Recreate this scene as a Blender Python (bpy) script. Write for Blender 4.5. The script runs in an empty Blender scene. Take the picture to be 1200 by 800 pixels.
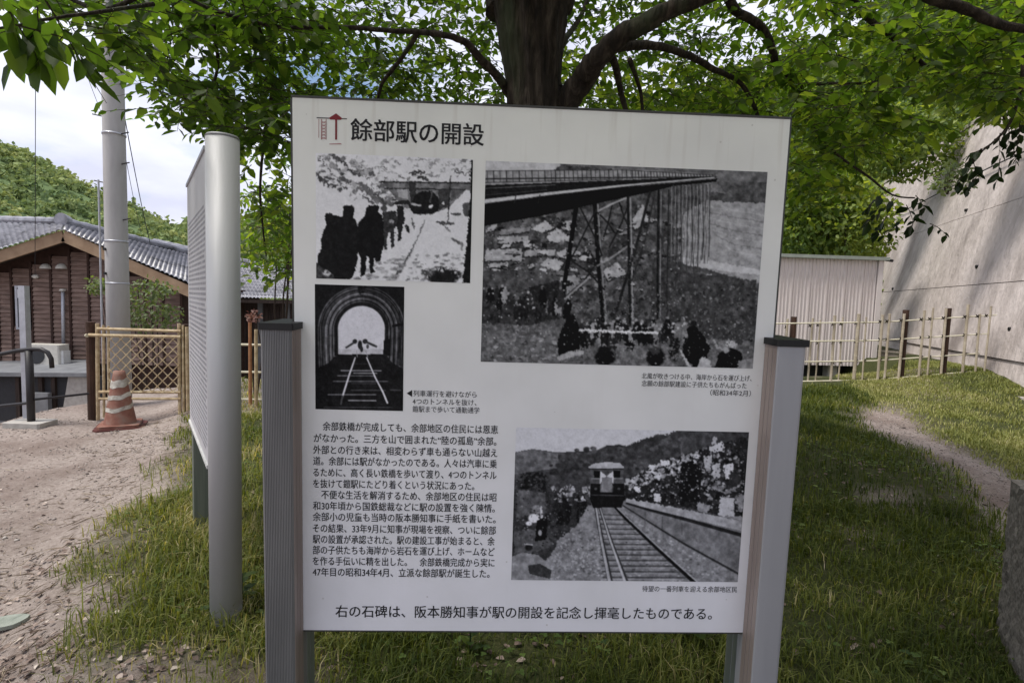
import bpy, math, random
import numpy as np
from mathutils import Vector, Matrix
R = math.radians
random.seed(7); rng = np.random.default_rng(11)
sc = bpy.context.scene
C = sc.collection

# ------------------------------------------------------------------ camera
F, PITCH, ROLL, CAMZ = 640.0, .074, .031, 1.5
_f = np.array([0, math.cos(PITCH), -math.sin(PITCH)]); _r = np.array([1., 0, 0]); _u = np.cross(_r, _f)
RT = _r*math.cos(ROLL)+_u*math.sin(ROLL); UP = -_r*math.sin(ROLL)+_u*math.cos(ROLL); FW = _f
cam = bpy.data.cameras.new('camera'); cam.sensor_width = 36; cam.lens = F/1200*36
cam.clip_start = .05; cam.clip_end = 3000
co = bpy.data.objects.new('camera', cam); C.objects.link(co)
m = Matrix.Identity(4)
for i in range(3):
    m[i][0] = RT[i]; m[i][1] = UP[i]; m[i][2] = -FW[i]
m[2][3] = CAMZ
co.matrix_world = m
sc.camera = co

def at(px, py, Y):
    """world point seen at a pixel of the photograph, at distance Y in front"""
    d = FW + RT*((px-600)/F) + UP*((400-py)/F)
    d = d*(Y/d[1])
    return Vector((d[0], Y, d[2]+CAMZ))

# ------------------------------------------------------------------ light
SUN_EL, SUN_AZ = R(64), Vector((-1, -.36, 0)).normalized()
sd = Vector((SUN_AZ.x*math.cos(SUN_EL), SUN_AZ.y*math.cos(SUN_EL), math.sin(SUN_EL)))
sl = bpy.data.lights.new('sun', 'SUN'); sl.energy = 2.8; sl.angle = R(16.0); sl.color = (1, .955, .88)
so = bpy.data.objects.new('sun', sl); C.objects.link(so)
so.rotation_euler = sd.to_track_quat('Z', 'Y').to_euler()
w = bpy.data.worlds.new('World'); sc.world = w; w.use_nodes = True
nt = w.node_tree; N = nt.nodes; L = nt.links
bg = N['Background']
sky = N.new('ShaderNodeTexSky'); sky.sky_type = 'NISHITA'; sky.sun_disc = False
sky.sun_elevation = SUN_EL; sky.sun_rotation = math.atan2(SUN_AZ.x, SUN_AZ.y)
sky.air_density = 1; sky.dust_density = 1.5
tc = N.new('ShaderNodeTexCoord'); mp = N.new('ShaderNodeMapping'); mp.inputs['Scale'].default_value = (1, 1, 2.6)
mp.inputs['Location'].default_value = (.35, .1, .2)
L.new(tc.outputs['Generated'], mp.inputs['Vector'])
n1 = N.new('ShaderNodeTexNoise'); n1.inputs['Scale'].default_value = 2.6; n1.inputs['Detail'].default_value = 8; n1.inputs['Roughness'].default_value = .52
L.new(mp.outputs[0], n1.inputs['Vector'])
cr = N.new('ShaderNodeValToRGB'); cr.color_ramp.elements[0].position = .33; cr.color_ramp.elements[1].position = .47
L.new(n1.outputs['Fac'], cr.inputs['Fac'])
n2 = N.new('ShaderNodeTexNoise'); n2.inputs['Scale'].default_value = 3.4; n2.inputs['Detail'].default_value = 6
mp2 = N.new('ShaderNodeMapping'); mp2.inputs['Scale'].default_value = (1, 1, 3); mp2.inputs['Location'].default_value = (2.1, .3, .9)
L.new(tc.outputs['Generated'], mp2.inputs['Vector']); L.new(mp2.outputs[0], n2.inputs['Vector'])
cc = N.new('ShaderNodeValToRGB'); cc.color_ramp.elements[0].position = .36; cc.color_ramp.elements[1].position = .62
cc.color_ramp.elements[0].color = (5.0, 5.15, 6.3, 1); cc.color_ramp.elements[1].color = (7.1, 7.3, 8.2, 1)
L.new(n2.outputs['Fac'], cc.inputs['Fac'])
mx = N.new('ShaderNodeMix'); mx.data_type = 'RGBA'
L.new(cr.outputs['Color'], mx.inputs[0]); L.new(sky.outputs[0], mx.inputs[6]); L.new(cc.outputs['Color'], mx.inputs[7])
L.new(mx.outputs[2], bg.inputs['Color']); bg.inputs['Strength'].default_value = .103
vs = sc.view_settings; vs.view_transform = 'Standard'; vs.look = 'None'; vs.exposure = 0.62; vs.gamma = 1

# ------------------------------------------------------------------ materials
def lin(c):
    c = c/255. if c > 1 else c
    return c/12.92 if c <= .04045 else ((c+.055)/1.055)**2.4
def nodes_mat(name):
    mt = bpy.data.materials.new(name); mt.use_nodes = True
    t = mt.node_tree; b = t.nodes['Principled BSDF']; b.inputs['Specular IOR Level'].default_value = .3
    return mt, t, b
def noise_mat(name, stops, scale=8, detail=6, rough=.85, bump=.2, bscale=None, stretch=(1, 1, 1), metal=0, bdist=.01, second=None, spec=.3, warp=0):
    """stops: [(pos,(r,g,b))...] through a noise; bump from a second noise; second=(colour, scale, lo, hi) blotches"""
    mt, t, b = nodes_mat(name); n = t.nodes; l = t.links
    tc = n.new('ShaderNodeTexCoord'); mp = n.new('ShaderNodeMapping'); mp.inputs['Scale'].default_value = stretch
    l.new(tc.outputs['Object'], mp.inputs[0])
    a = n.new('ShaderNodeTexNoise'); a.inputs['Scale'].default_value = scale; a.inputs['Detail'].default_value = detail; a.inputs['Roughness'].default_value = .6
    a.inputs['Distortion'].default_value = warp
    l.new(mp.outputs[0], a.inputs['Vector'])
    r = n.new('ShaderNodeValToRGB'); e = r.color_ramp.elements
    while len(e) > 1: e.remove(e[-1])
    e[0].position = stops[0][0]; e[0].color = (*stops[0][1], 1)
    for p, c in stops[1:]:
        q = e.new(p); q.color = (*c, 1)
    l.new(a.outputs['Fac'], r.inputs['Fac'])
    out = r.outputs['Color']
    if second:
        col, s2, lo, hi = second
        a2 = n.new('ShaderNodeTexNoise'); a2.inputs['Scale'].default_value = s2; a2.inputs['Detail'].default_value = 5
        l.new(mp.outputs[0], a2.inputs['Vector'])
        mr = n.new('ShaderNodeMapRange'); mr.inputs[1].default_value = lo; mr.inputs[2].default_value = hi
        l.new(a2.outputs['Fac'], mr.inputs[0])
        mx = n.new('ShaderNodeMix'); mx.data_type = 'RGBA'; mx.inputs[7].default_value = (*col, 1)
        l.new(mr.outputs[0], mx.inputs[0]); l.new(out, mx.inputs[6]); out = mx.outputs[2]
    l.new(out, b.inputs['Base Color'])
    b.inputs['Roughness'].default_value = rough; b.inputs['Metallic'].default_value = metal; b.inputs['Specular IOR Level'].default_value = spec
    if bump:
        a3 = n.new('ShaderNodeTexNoise'); a3.inputs['Scale'].default_value = bscale or scale*4; a3.inputs['Detail'].default_value = 6
        l.new(mp.outputs[0], a3.inputs['Vector'])
        bp = n.new('ShaderNodeBump'); bp.inputs['Strength'].default_value = bump; bp.inputs['Distance'].default_value = bdist
        l.new(a3.outputs['Fac'], bp.inputs['Height']); l.new(bp.outputs[0], b.inputs['Normal'])
    return mt
def tint_mat(name, stops, rough=.6, trans=.0, spec=.3, hue=None):
    """colour from the per-piece 'tint' attribute; trans = share of light let through"""
    mt, t, b = nodes_mat(name); n = t.nodes; l = t.links
    at_ = n.new('ShaderNodeAttribute'); at_.attribute_name = 'tint'
    r = n.new('ShaderNodeValToRGB'); e = r.color_ramp.elements
    while len(e) > 1: e.remove(e[-1])
    e[0].position = stops[0][0]; e[0].color = (*stops[0][1], 1)
    for p, c in stops[1:]:
        q = e.new(p); q.color = (*c, 1)
    l.new(at_.outputs['Fac'], r.inputs['Fac']); l.new(r.outputs['Color'], b.inputs['Base Color'])
    b.inputs['Roughness'].default_value = rough; b.inputs['Specular IOR Level'].default_value = spec
    if trans:
        tr = n.new('ShaderNodeBsdfTranslucent')
        mxc = n.new('ShaderNodeMix'); mxc.data_type = 'RGBA'; mxc.blend_type = 'MULTIPLY'; mxc.inputs[0].default_value = 1
        mxc.inputs[7].default_value = (*(hue or (1.5, 1.65, .35)), 1); l.new(r.outputs['Color'], mxc.inputs[6]); l.new(mxc.outputs[2], tr.inputs[0])
        ms = n.new('ShaderNodeMixShader'); ms.inputs[0].default_value = trans
        l.new(b.outputs[0], ms.inputs[1]); l.new(tr.outputs[0], ms.inputs[2]); l.new(ms.outputs[0], n['Material Output'].inputs[0])
    return mt
def flat(name, c, rough=.6, metal=0, var=.12, scale=12, bump=.05):
    lo = tuple(max(0, x*(1-var)) for x in c); hi = tuple(min(1, x*(1+var)) for x in c)
    return noise_mat(name, [(.3, lo), (.7, hi)], scale=scale, rough=rough, metal=metal, bump=bump)

M = {}
M['alu'] = noise_mat('brushed_aluminium', [(.3, (.40, .40, .415)), (.7, (.50, .50, .51))], scale=3, stretch=(1, 1, .1), rough=.6, metal=.3, bump=.03, bscale=200)
M['alu_post'] = noise_mat('grey_aluminium_extrusion', [(.3, (.30, .30, .32)), (.7, (.38, .38, .405))], scale=5, stretch=(1, 1, .1), rough=.55, metal=.35, bump=.03, bscale=150, second=((.17, .13, .10), 3, .62, .8))
M['alu_dark'] = noise_mat('weathered_ribbed_aluminium', [(.3, (.17, .17, .175)), (.7, (.25, .25, .255))], scale=9, stretch=(1, 1, .15), rough=.55, metal=.5, bump=.05, bscale=150)
M['alu_side'] = noise_mat('tarnished_aluminium', [(.3, (.25, .20, .18)), (.7, (.38, .32, .295))], scale=6, stretch=(3, 3, .1), rough=.55, metal=.4, bump=.03)
M['green_post'] = noise_mat('greenish_and_shaded_aluminium', [(.3, (.12, .14, .12)), (.7, (.20, .22, .19))], scale=8, stretch=(4, 4, .2), rough=.55, metal=.4, bump=.05)
M['black_plastic'] = flat('black_plastic', (.012, .012, .013), .5)
M['concrete_pole'] = noise_mat('pole_concrete', [(.25, (.33, .325, .32)), (.75, (.44, .43, .43))], scale=6, stretch=(1, 1, .25), rough=.9, bump=.25, bscale=120, bdist=.003, second=((.2, .19, .18), 3, .55, .75))
M['steel_dark'] = flat('dark_painted_steel', (.022, .02, .022), .45)
M['steel_grey'] = flat('galvanised_steel', (.42, .43, .47), .45, .4)
M['wire'] = flat('wire_black', (.03, .03, .035), .6)
M['bamboo'] = noise_mat('bamboo', [(.3, (.27, .19, .11)), (.5, (.42, .32, .19)), (.7, (.56, .47, .31))], scale=16, rough=.5, bump=.12, bscale=60)
M['bamboo_green'] = noise_mat('weathered_bamboo', [(.25, (.30, .25, .19)), (.55, (.42, .36, .27)), (.8, (.56, .50, .42))], scale=6, rough=.6, bump=.12, bscale=60)
M['bamboo_rail'] = noise_mat('pale_bamboo', [(.3, (.46, .42, .30)), (.7, (.66, .62, .50))], scale=6, rough=.5, bump=.1)
M['bamboo_red'] = noise_mat('reddish_bamboo', [(.3, (.25, .10, .05)), (.7, (.42, .22, .10))], scale=9, rough=.55, bump=.1)
M['log'] = noise_mat('dark_stained_log', [(.3, (.030, .016, .011)), (.7, (.085, .045, .030))], scale=12, stretch=(1, 1, .25), rough=.8, bump=.4, bscale=60)
M['rope'] = flat('black_palm_rope', (.03, .022, .016), .9)
M['siding'] = noise_mat('weathered_cedar_siding', [(.25, (.10, .068, .055)), (.5, (.19, .128, .104)), (.8, (.32, .235, .195))], scale=5, stretch=(.5, 1, 3), rough=.85, bump=.3, bscale=30, second=((.09, .065, .055), 1.6, .55, .8))
M['batten'] = flat('dark_batten_wood', (.045, .024, .018), .85, var=.3)
M['barge'] = noise_mat('bargeboard_timber', [(.3, (.22, .145, .09)), (.7, (.36, .255, .165))], scale=3, rough=.8, bump=.15)
M['tile'] = noise_mat('smoked_clay_tile', [(.3, (.13, .13, .15)), (.7, (.30, .30, .34))], scale=4, rough=.38, bump=.2, spec=.5, second=((.07, .07, .08), 2.5, .5, .7))
M['plaster'] = flat('white_paint', (.6, .6, .58), .6)
M['ac'] = flat('ivory_enamel', (.52, .50, .45), .45)
M['dark_wood'] = noise_mat('dark_plank_wood', [(.3, (.02, .014, .012)), (.7, (.06, .042, .035))], scale=6, stretch=(4, 4, .3), rough=.85, bump=.3)
M['sheet'] = noise_mat('grey_sheet_roof', [(.3, (.13, .135, .145)), (.7, (.21, .215, .225))], scale=4, rough=.6, bump=.1)
M['dark_inside'] = flat('dark_cladding_and_shade', (.035, .036, .04), .8)
M['glass'] = flat('window_glass', (.03, .032, .04), .15)
M['shed'] = noise_mat('beige_metal_siding', [(.25, (.64, .57, .545)), (.75, (.76, .70, .68))], scale=2, stretch=(1, 1, .4), rough=.55, bump=.03, second=((.42, .36, .33), 3, .6, .85))
M['shed_roof'] = flat('shed_roof_edge', (.30, .33, .29), .5)
M['concrete'] = noise_mat('retaining_concrete', [(.25, (.35, .305, .285)), (.5, (.47, .415, .39)), (.75, (.57, .51, .485))], scale=2.6, detail=14, rough=.95, bump=.9, bscale=9, bdist=.05, second=((.24, .205, .19), 1.1, .5, .7), stretch=(1, 1, .45))
M['footing'] = noise_mat('footing_concrete', [(.3, (.30, .28, .26)), (.7, (.42, .40, .37))], scale=12, rough=.9, bump=.3)
M['granite'] = noise_mat('grey_granite', [(.3, (.06, .055, .05)), (.5, (.14, .125, .11)), (.75, (.24, .22, .20))], scale=60, rough=.85, bump=.6, bscale=40, bdist=.01)
M['bark'] = noise_mat('cherry_bark', [(.3, (.010, .008, .007)), (.5, (.032, .024, .019)), (.75, (.09, .072, .058))], scale=26, stretch=(1, 1, .22), rough=.95, bump=1.0, bscale=20, bdist=.05, warp=.8, second=((.05, .065, .035), 4, .55, .75))
M['twig'] = flat('twig_bark', (.035, .024, .018), .9)
M['cone'] = noise_mat('faded_orange_plastic', [(.3, (.16, .070, .052)), (.7, (.27, .125, .092))], scale=9, rough=.8, bump=.1, second=((.22, .15, .12), 9, .48, .7))
M['cone_white'] = noise_mat('dirty_reflective_tape', [(.3, (.20, .17, .14)), (.62, (.52, .50, .45))], scale=14, rough=.6, bump=.1)
M['rubber'] = flat('red_brown_rubber', (.09, .028, .024), .8)
M['red_leaf'] = tint_mat('reddish_leaf', [(0, (.12, .05, .045)), (1, (.26, .17, .14))], trans=.3, hue=(1.4, .9, .7))
M['leaf'] = tint_mat('cherry_leaf', [(0, (.022, .040, .010)), (.5, (.052, .086, .018)), (.85, (.115, .145, .030)), (1, (.22, .23, .06))], rough=.5, trans=.55, spec=.3, hue=(3.0, 3.3, .9))
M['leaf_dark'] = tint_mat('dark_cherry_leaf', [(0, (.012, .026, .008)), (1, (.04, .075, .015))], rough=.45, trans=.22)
M['bush'] = tint_mat('bush_leaf', [(0, (.035, .065, .016)), (.5, (.085, .135, .030)), (1, (.20, .25, .07))], rough=.5, trans=.4, hue=(2.9, 2.6, .6))
M['shrub'] = tint_mat('pale_shrub_leaf', [(0, (.05, .075, .035)), (1, (.20, .24, .12))], rough=.6, trans=.3)
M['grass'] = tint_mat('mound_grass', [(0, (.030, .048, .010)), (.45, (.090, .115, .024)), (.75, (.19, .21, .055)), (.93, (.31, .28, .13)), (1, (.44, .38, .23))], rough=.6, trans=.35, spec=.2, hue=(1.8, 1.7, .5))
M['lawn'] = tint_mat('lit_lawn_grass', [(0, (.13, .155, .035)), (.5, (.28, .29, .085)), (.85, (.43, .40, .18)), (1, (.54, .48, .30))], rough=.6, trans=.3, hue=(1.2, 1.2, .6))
M['straw'] = tint_mat('dry_straw', [(0, (.11, .085, .06)), (.6, (.28, .22, .16)), (1, (.48, .41, .31))], rough=.8)
M['litter'] = tint_mat('dead_leaf', [(0, (.09, .062, .05)), (.5, (.21, .155, .13)), (.8, (.34, .27, .23)), (1, (.50, .43, .37))], rough=.75)
M['forest'] = tint_mat('hill_forest', [(0, (.10, .165, .08)), (.5, (.22, .28, .12)), (1, (.40, .42, .17))], rough=.9, spec=.1, trans=.25, hue=(1.2, 1.2, .8))
M['ink'] = flat('black_ink', (.012, .012, .014), .7, var=.05)
M['ink_small'] = flat('small_print_ink', (.03, .03, .034), .7, var=.05)
M['red_ink'] = flat('dark_red_ink', (.19, .022, .028), .7, var=.05)
M['pink_ink'] = flat('faded_red_ink', (.40, .22, .22), .7, var=.05)
M['frame_edge'] = flat('dark_panel_edge', (.05, .05, .045), .5)

def panel_material(name, hi, lo):
    mt, t, b = nodes_mat(name); n = t.nodes; l = t.links
    tc = n.new('ShaderNodeTexCoord')
    sep = n.new('ShaderNodeSeparateXYZ'); l.new(tc.outputs['Object'], sep.inputs[0])
    mr = n.new('ShaderNodeMapRange'); mr.inputs[1].default_value = -1.5; mr.inputs[2].default_value = 0; l.new(sep.outputs['Z'], mr.inputs[0])
    a = n.new('ShaderNodeMix'); a.data_type = 'RGBA'; a.inputs[6].default_value = (*lo, 1); a.inputs[7].default_value = (*hi, 1); l.new(mr.outputs[0], a.inputs[0])
    # rain streaks, strongest near the top edge
    mp = n.new('ShaderNodeMapping'); mp.inputs['Scale'].default_value = (26, 26, 1.6); l.new(tc.outputs['Object'], mp.inputs[0])
    s = n.new('ShaderNodeTexNoise'); s.inputs['Scale'].default_value = 1; s.inputs['Detail'].default_value = 6; l.new(mp.outputs[0], s.inputs['Vector'])
    r = n.new('ShaderNodeMapRange'); r.inputs[1].default_value = .56; r.inputs[2].default_value = .78; l.new(s.outputs['Fac'], r.inputs[0])
    tp = n.new('ShaderNodeMapRange'); tp.inputs[1].default_value = -.22; tp.inputs[2].default_value = 0; tp.inputs[3].default_value = .05; tp.inputs[4].default_value = .6; l.new(sep.outputs['Z'], tp.inputs[0])
    mu = n.new('ShaderNodeMath'); mu.operation = 'MULTIPLY'; l.new(r.outputs[0], mu.inputs[0]); l.new(tp.outputs[0], mu.inputs[1])
    bq = n.new('ShaderNodeMix'); bq.data_type = 'RGBA'; bq.inputs[7].default_value = (.36, .30, .22, 1); l.new(mu.outputs[0], bq.inputs[0]); l.new(a.outputs[2], bq.inputs[6])
    # fly specks
    v = n.new('ShaderNodeTexVoronoi'); v.inputs['Scale'].default_value = 13; l.new(tc.outputs['Object'], v.inputs['Vector'])
    vr = n.new('ShaderNodeMapRange'); vr.inputs[1].default_value = .045; vr.inputs[2].default_value = .03; vr.inputs[3].default_value = 0; vr.inputs[4].default_value = .35; l.new(v.outputs['Distance'], vr.inputs[0])
    g = n.new('ShaderNodeTexNoise'); g.inputs['Scale'].default_value = 5; g.inputs['Detail'].default_value = 8; l.new(tc.outputs['Object'], g.inputs['Vector'])
    gr = n.new('ShaderNodeMapRange'); gr.inputs[1].default_value = .35; gr.inputs[2].default_value = .7; gr.inputs[3].default_value = 0; gr.inputs[4].default_value = .25; l.new(g.outputs['Fac'], gr.inputs[0])
    c1 = n.new('ShaderNodeMix'); c1.data_type = 'RGBA'; c1.inputs[7].default_value = (.25, .22, .18, 1); l.new(vr.outputs[0], c1.inputs[0]); l.new(bq.outputs[2], c1.inputs[6])
    c2 = n.new('ShaderNodeMix'); c2.data_type = 'RGBA'; c2.inputs[7].default_value = (.50, .50, .49, 1); l.new(gr.outputs[0], c2.inputs[0]); l.new(c1.outputs[2], c2.inputs[6])
    l.new(c2.outputs[2], b.inputs['Base Color']); b.inputs['Roughness'].default_value = .45; b.inputs['Specular IOR Level'].default_value = .3
    return mt
M['panel'] = panel_material('white_print_panel', (.75, .755, .70), (.76, .75, .81))

# ------------------------------------------------------------------ mesh helpers
class MB:
    def __init__(s): s.v = []; s.f = []
    def add(s, vs, fs):
        o = len(s.v); s.v += [tuple(v) for v in vs]; s.f += [tuple(i+o for i in f) for f in fs]; return s
    def box(s, a, b, bev=0):
        x0, y0, z0 = a; x1, y1, z1 = b
        if not bev:
            return s.add([(x0,y0,z0),(x1,y0,z0),(x1,y1,z0),(x0,y1,z0),(x0,y0,z1),(x1,y0,z1),(x1,y1,z1),(x0,y1,z1)],
                  [(0,3,2,1),(4,5,6,7),(0,1,5,4),(1,2,6,5),(2,3,7,6),(3,0,4,7)])
        e = bev; o = [(x0+e,y0),(x1-e,y0),(x1,y0+e),(x1,y1-e),(x1-e,y1),(x0+e,y1),(x0,y1-e),(x0,y0+e)]
        return s.prism(o, z0, z1)
    def prism(s, o, z0, z1):
        n = len(o)
        return s.add([(x, y, z0) for x, y in o]+[(x, y, z1) for x, y in o],
              [tuple(range(n-1, -1, -1)), tuple(range(n, 2*n))]+[(i, (i+1) % n, n+(i+1) % n, n+i) for i in range(n)])
    def tube(s, pts, rad, seg=8, cap=True, jit=0):
        pts = [Vector(p) for p in pts]; n = len(pts)
        if not hasattr(rad, '__len__'): rad = [rad]*n
        vs = []; fs = []; ref = None
        for i, p in enumerate(pts):
            d = (pts[min(i+1, n-1)]-pts[max(i-1, 0)]).normalized()
            if ref is None: ref = d.orthogonal().normalized()
            ref = (ref-d*ref.dot(d)).normalized(); b = d.cross(ref)
            for k in range(seg):
                a = 2*math.pi*k/seg; rr = rad[i]*(1+jit*(random.random()-.5))
                vs.append(p+(ref*math.cos(a)+b*math.sin(a))*rr)
        for i in range(n-1):
            for k in range(seg):
                k2 = (k+1) % seg
                fs.append((i*seg+k, i*seg+k2, (i+1)*seg+k2, (i+1)*seg+k))
        if cap: fs += [tuple(range(seg-1, -1, -1)), tuple(range((n-1)*seg, n*seg))]
        return s.add(vs, fs)
    def beam(s, a, b, w, h):
        """square bar from a to b, w across, h high"""
        a = Vector(a); b = Vector(b); d = (b-a).normalized()
        x = d.cross(Vector((0, 0, 1)))
        x = Vector((1, 0, 0)) if x.length < 1e-4 else x.normalized()
        y = x.cross(d).normalized(); vs = []
        for p in (a, b):
            for sx, sy in ((-1, -1), (1, -1), (1, 1), (-1, 1)): vs.append(p+x*w/2*sx+y*h/2*sy)
        return s.add(vs, [(3,2,1,0),(4,5,6,7),(0,1,5,4),(1,2,6,5),(2,3,7,6),(3,0,4,7)])
    def mesh(s, name, smooth=False):
        me = bpy.data.meshes.new(name); me.from_pydata(s.v, [], s.f); me.update()
        if smooth:
            for p in me.polygons: p.use_smooth = True
        return me
    def build(s, name, mat, parent=None, smooth=False, kind=None, label=None):
        me = s.mesh(name, smooth); me.materials.append(M[mat] if isinstance(mat, str) else mat)
        return link(name, me, parent, kind, label)
def link(name, me, parent=None, kind=None, label=None):
    o = bpy.data.objects.new(name, me); C.objects.link(o)
    if parent: o.parent = parent
    if kind: o['kind'] = kind
    if label: o['label'] = label
    return o
def thing(name, label, cat, loc=(0, 0, 0), rz=0, group=None):
    o = bpy.data.objects.new(name, None); C.objects.link(o); o.location = loc; o.rotation_euler = (0, 0, rz); o.empty_display_size = .1
    o['label'] = label; o['category'] = cat
    if group: o['group'] = group
    return o
def tag(o, label, cat, group=None):
    o['label'] = label; o['category'] = cat
    if group: o['group'] = group
    return o
def np_mesh(name, V, Fc, mat, tint=None, parent=None, kind=None, smooth=False):
    """V (n,3), Fc (m,k) with constant k, tint (n,)"""
    me = bpy.data.meshes.new(name); n, k = Fc.shape
    me.vertices.add(len(V)); me.vertices.foreach_set('co', np.ascontiguousarray(V, dtype=np.float32).ravel())
    me.loops.add(n*k); me.loops.foreach_set('vertex_index', Fc.astype(np.int32).ravel())
    me.polygons.add(n); me.polygons.foreach_set('loop_start', np.arange(0, n*k, k, dtype=np.int32))
    me.polygons.foreach_set('loop_total', np.full(n, k, dtype=np.int32))
    if smooth: me.polygons.foreach_set('use_smooth', np.ones(n, dtype=bool))
    if tint is not None:
        a = me.attributes.new('tint', 'FLOAT', 'POINT'); a.data.foreach_set('value', tint.astype(np.float32))
    me.update(calc_edges=True); me.materials.append(M[mat] if isinstance(mat, str) else mat)
    return link(name, me, parent, kind)

# value noise (numpy) for terrain, tufts and the printed photographs
_tab = rng.random((256, 256))
def vnoise(x, y):
    x = np.asarray(x, float); y = np.asarray(y, float)
    xi = np.floor(x).astype(int); yi = np.floor(y).astype(int); fx = x-xi; fy = y-yi
    fx = fx*fx*(3-2*fx); fy = fy*fy*(3-2*fy); g = lambda i, j: _tab[i & 255, j & 255]
    return (g(xi, yi)*(1-fx)+g(xi+1, yi)*fx)*(1-fy)+(g(xi, yi+1)*(1-fx)+g(xi+1, yi+1)*fx)*fy
def fbm(x, y, o=4):
    s = 0; a = .5; t = 0
    for i in range(o):
        s = s+a*vnoise(x*2**i+17*i, y*2**i+31*i); t += a; a *= .5
    return s/t

# leaves: two folded quads each
def leaf_arrays(P, D, Nn, S, wid=.27, fold=.25, droop=.12):
    """P base points, D directions, Nn normals, S lengths"""
    D = D/np.linalg.norm(D, axis=1, keepdims=True); Sd = np.cross(D, Nn); Sd /= np.linalg.norm(Sd, axis=1, keepdims=True)+1e-9
    Up = np.cross(Sd, D); s = S[:, None]; wv = wid*s
    v = [P, P+D*s*.33+Sd*wv+Up*fold*wv, P+D*s*.68+Sd*wv*.8+Up*(fold*wv*.8-droop*s*.5), P+D*s-Up*droop*s,
         P+D*s*.68-Sd*wv*.8+Up*(fold*wv*.8-droop*s*.5), P+D*s*.33-Sd*wv+Up*fold*wv]
    n = len(P); V = np.stack(v, 1).reshape(-1, 3); o = (np.arange(n)*6)[:, None]
    Fc = np.concatenate([o+np.array([0, 1, 2, 3]), o+np.array([0, 3, 4, 5])], 0)
    return V, Fc
def unit(n):
    v = rng.normal(size=(n, 3)); return v/np.linalg.norm(v, axis=1, keepdims=True)

# ------------------------------------------------------------------ ground
def ground_z(x, y):
    x = np.asarray(x, float); y = np.asarray(y, float)
    ss = lambda t: np.clip(t, 0, 1)**2*(3-2*np.clip(t, 0, 1))
    e = -.9-.48*y                                   # edge between mound and left path
    z = .10+.24*np.exp(-((x-2.5)/1.25)**2-((y-5.3)/1.9)**2)-.20*ss((e+.5-x)/1.0)                    # left path lies lower
    z = z+.20*ss((y-5)/5)*ss((x-1)/5)               # rises to the fence at right
    z = z+.28*ss((x-5.2)/3)*ss((y-6)/3)
    z = z-2.3*ss((-x-5.9)/1.2)*ss((y-4.8)/1)*(1-ss((y-60)/60))    # drop beyond the left railing
    z = z-2.3*ss((y-8.9)/1.3)*ss((-x+.5)/2)*(1-ss((-x-5.9)/1.2))*(1-ss((y-60)/60))
    z = z-.55*ss((y-9.75)/.9)*ss((x-2)/2)*ss((7.6-x)/.6)*(1-ss((y-14)/4))
    z = z+(fbm(x*1.3, y*1.3, 3)-.5)*.09+(fbm(x*9, y*9, 2)-.5)*.018
    return z
def gz(x, y): return float(ground_z(x, y))
def axis(a, b, c, d, fine, k):
    mid = np.arange(b, c, fine); lo = b-(np.linspace(0, 1, k)[1:]**3)*(b-a); hi = c+(np.linspace(0, 1, k)**3)*(d-c)
    return np.concatenate([lo[::-1], mid, hi])
xs = axis(-900, -9, 10, 900, .06, 40); ys = axis(-300, .6, 12, 1500, .06, 40)
GX, GY = np.meshgrid(xs, ys); GZ = ground_z(GX, GY)
V = np.stack([GX, GY, GZ], -1).reshape(-1, 3); nx, ny = len(xs), len(ys)
ii = (np.arange(ny-1)[:, None]*nx+np.arange(nx-1)[None]).ravel()
Fg = np.stack([ii, ii+1, ii+1+nx, ii+nx], 1)
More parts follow.
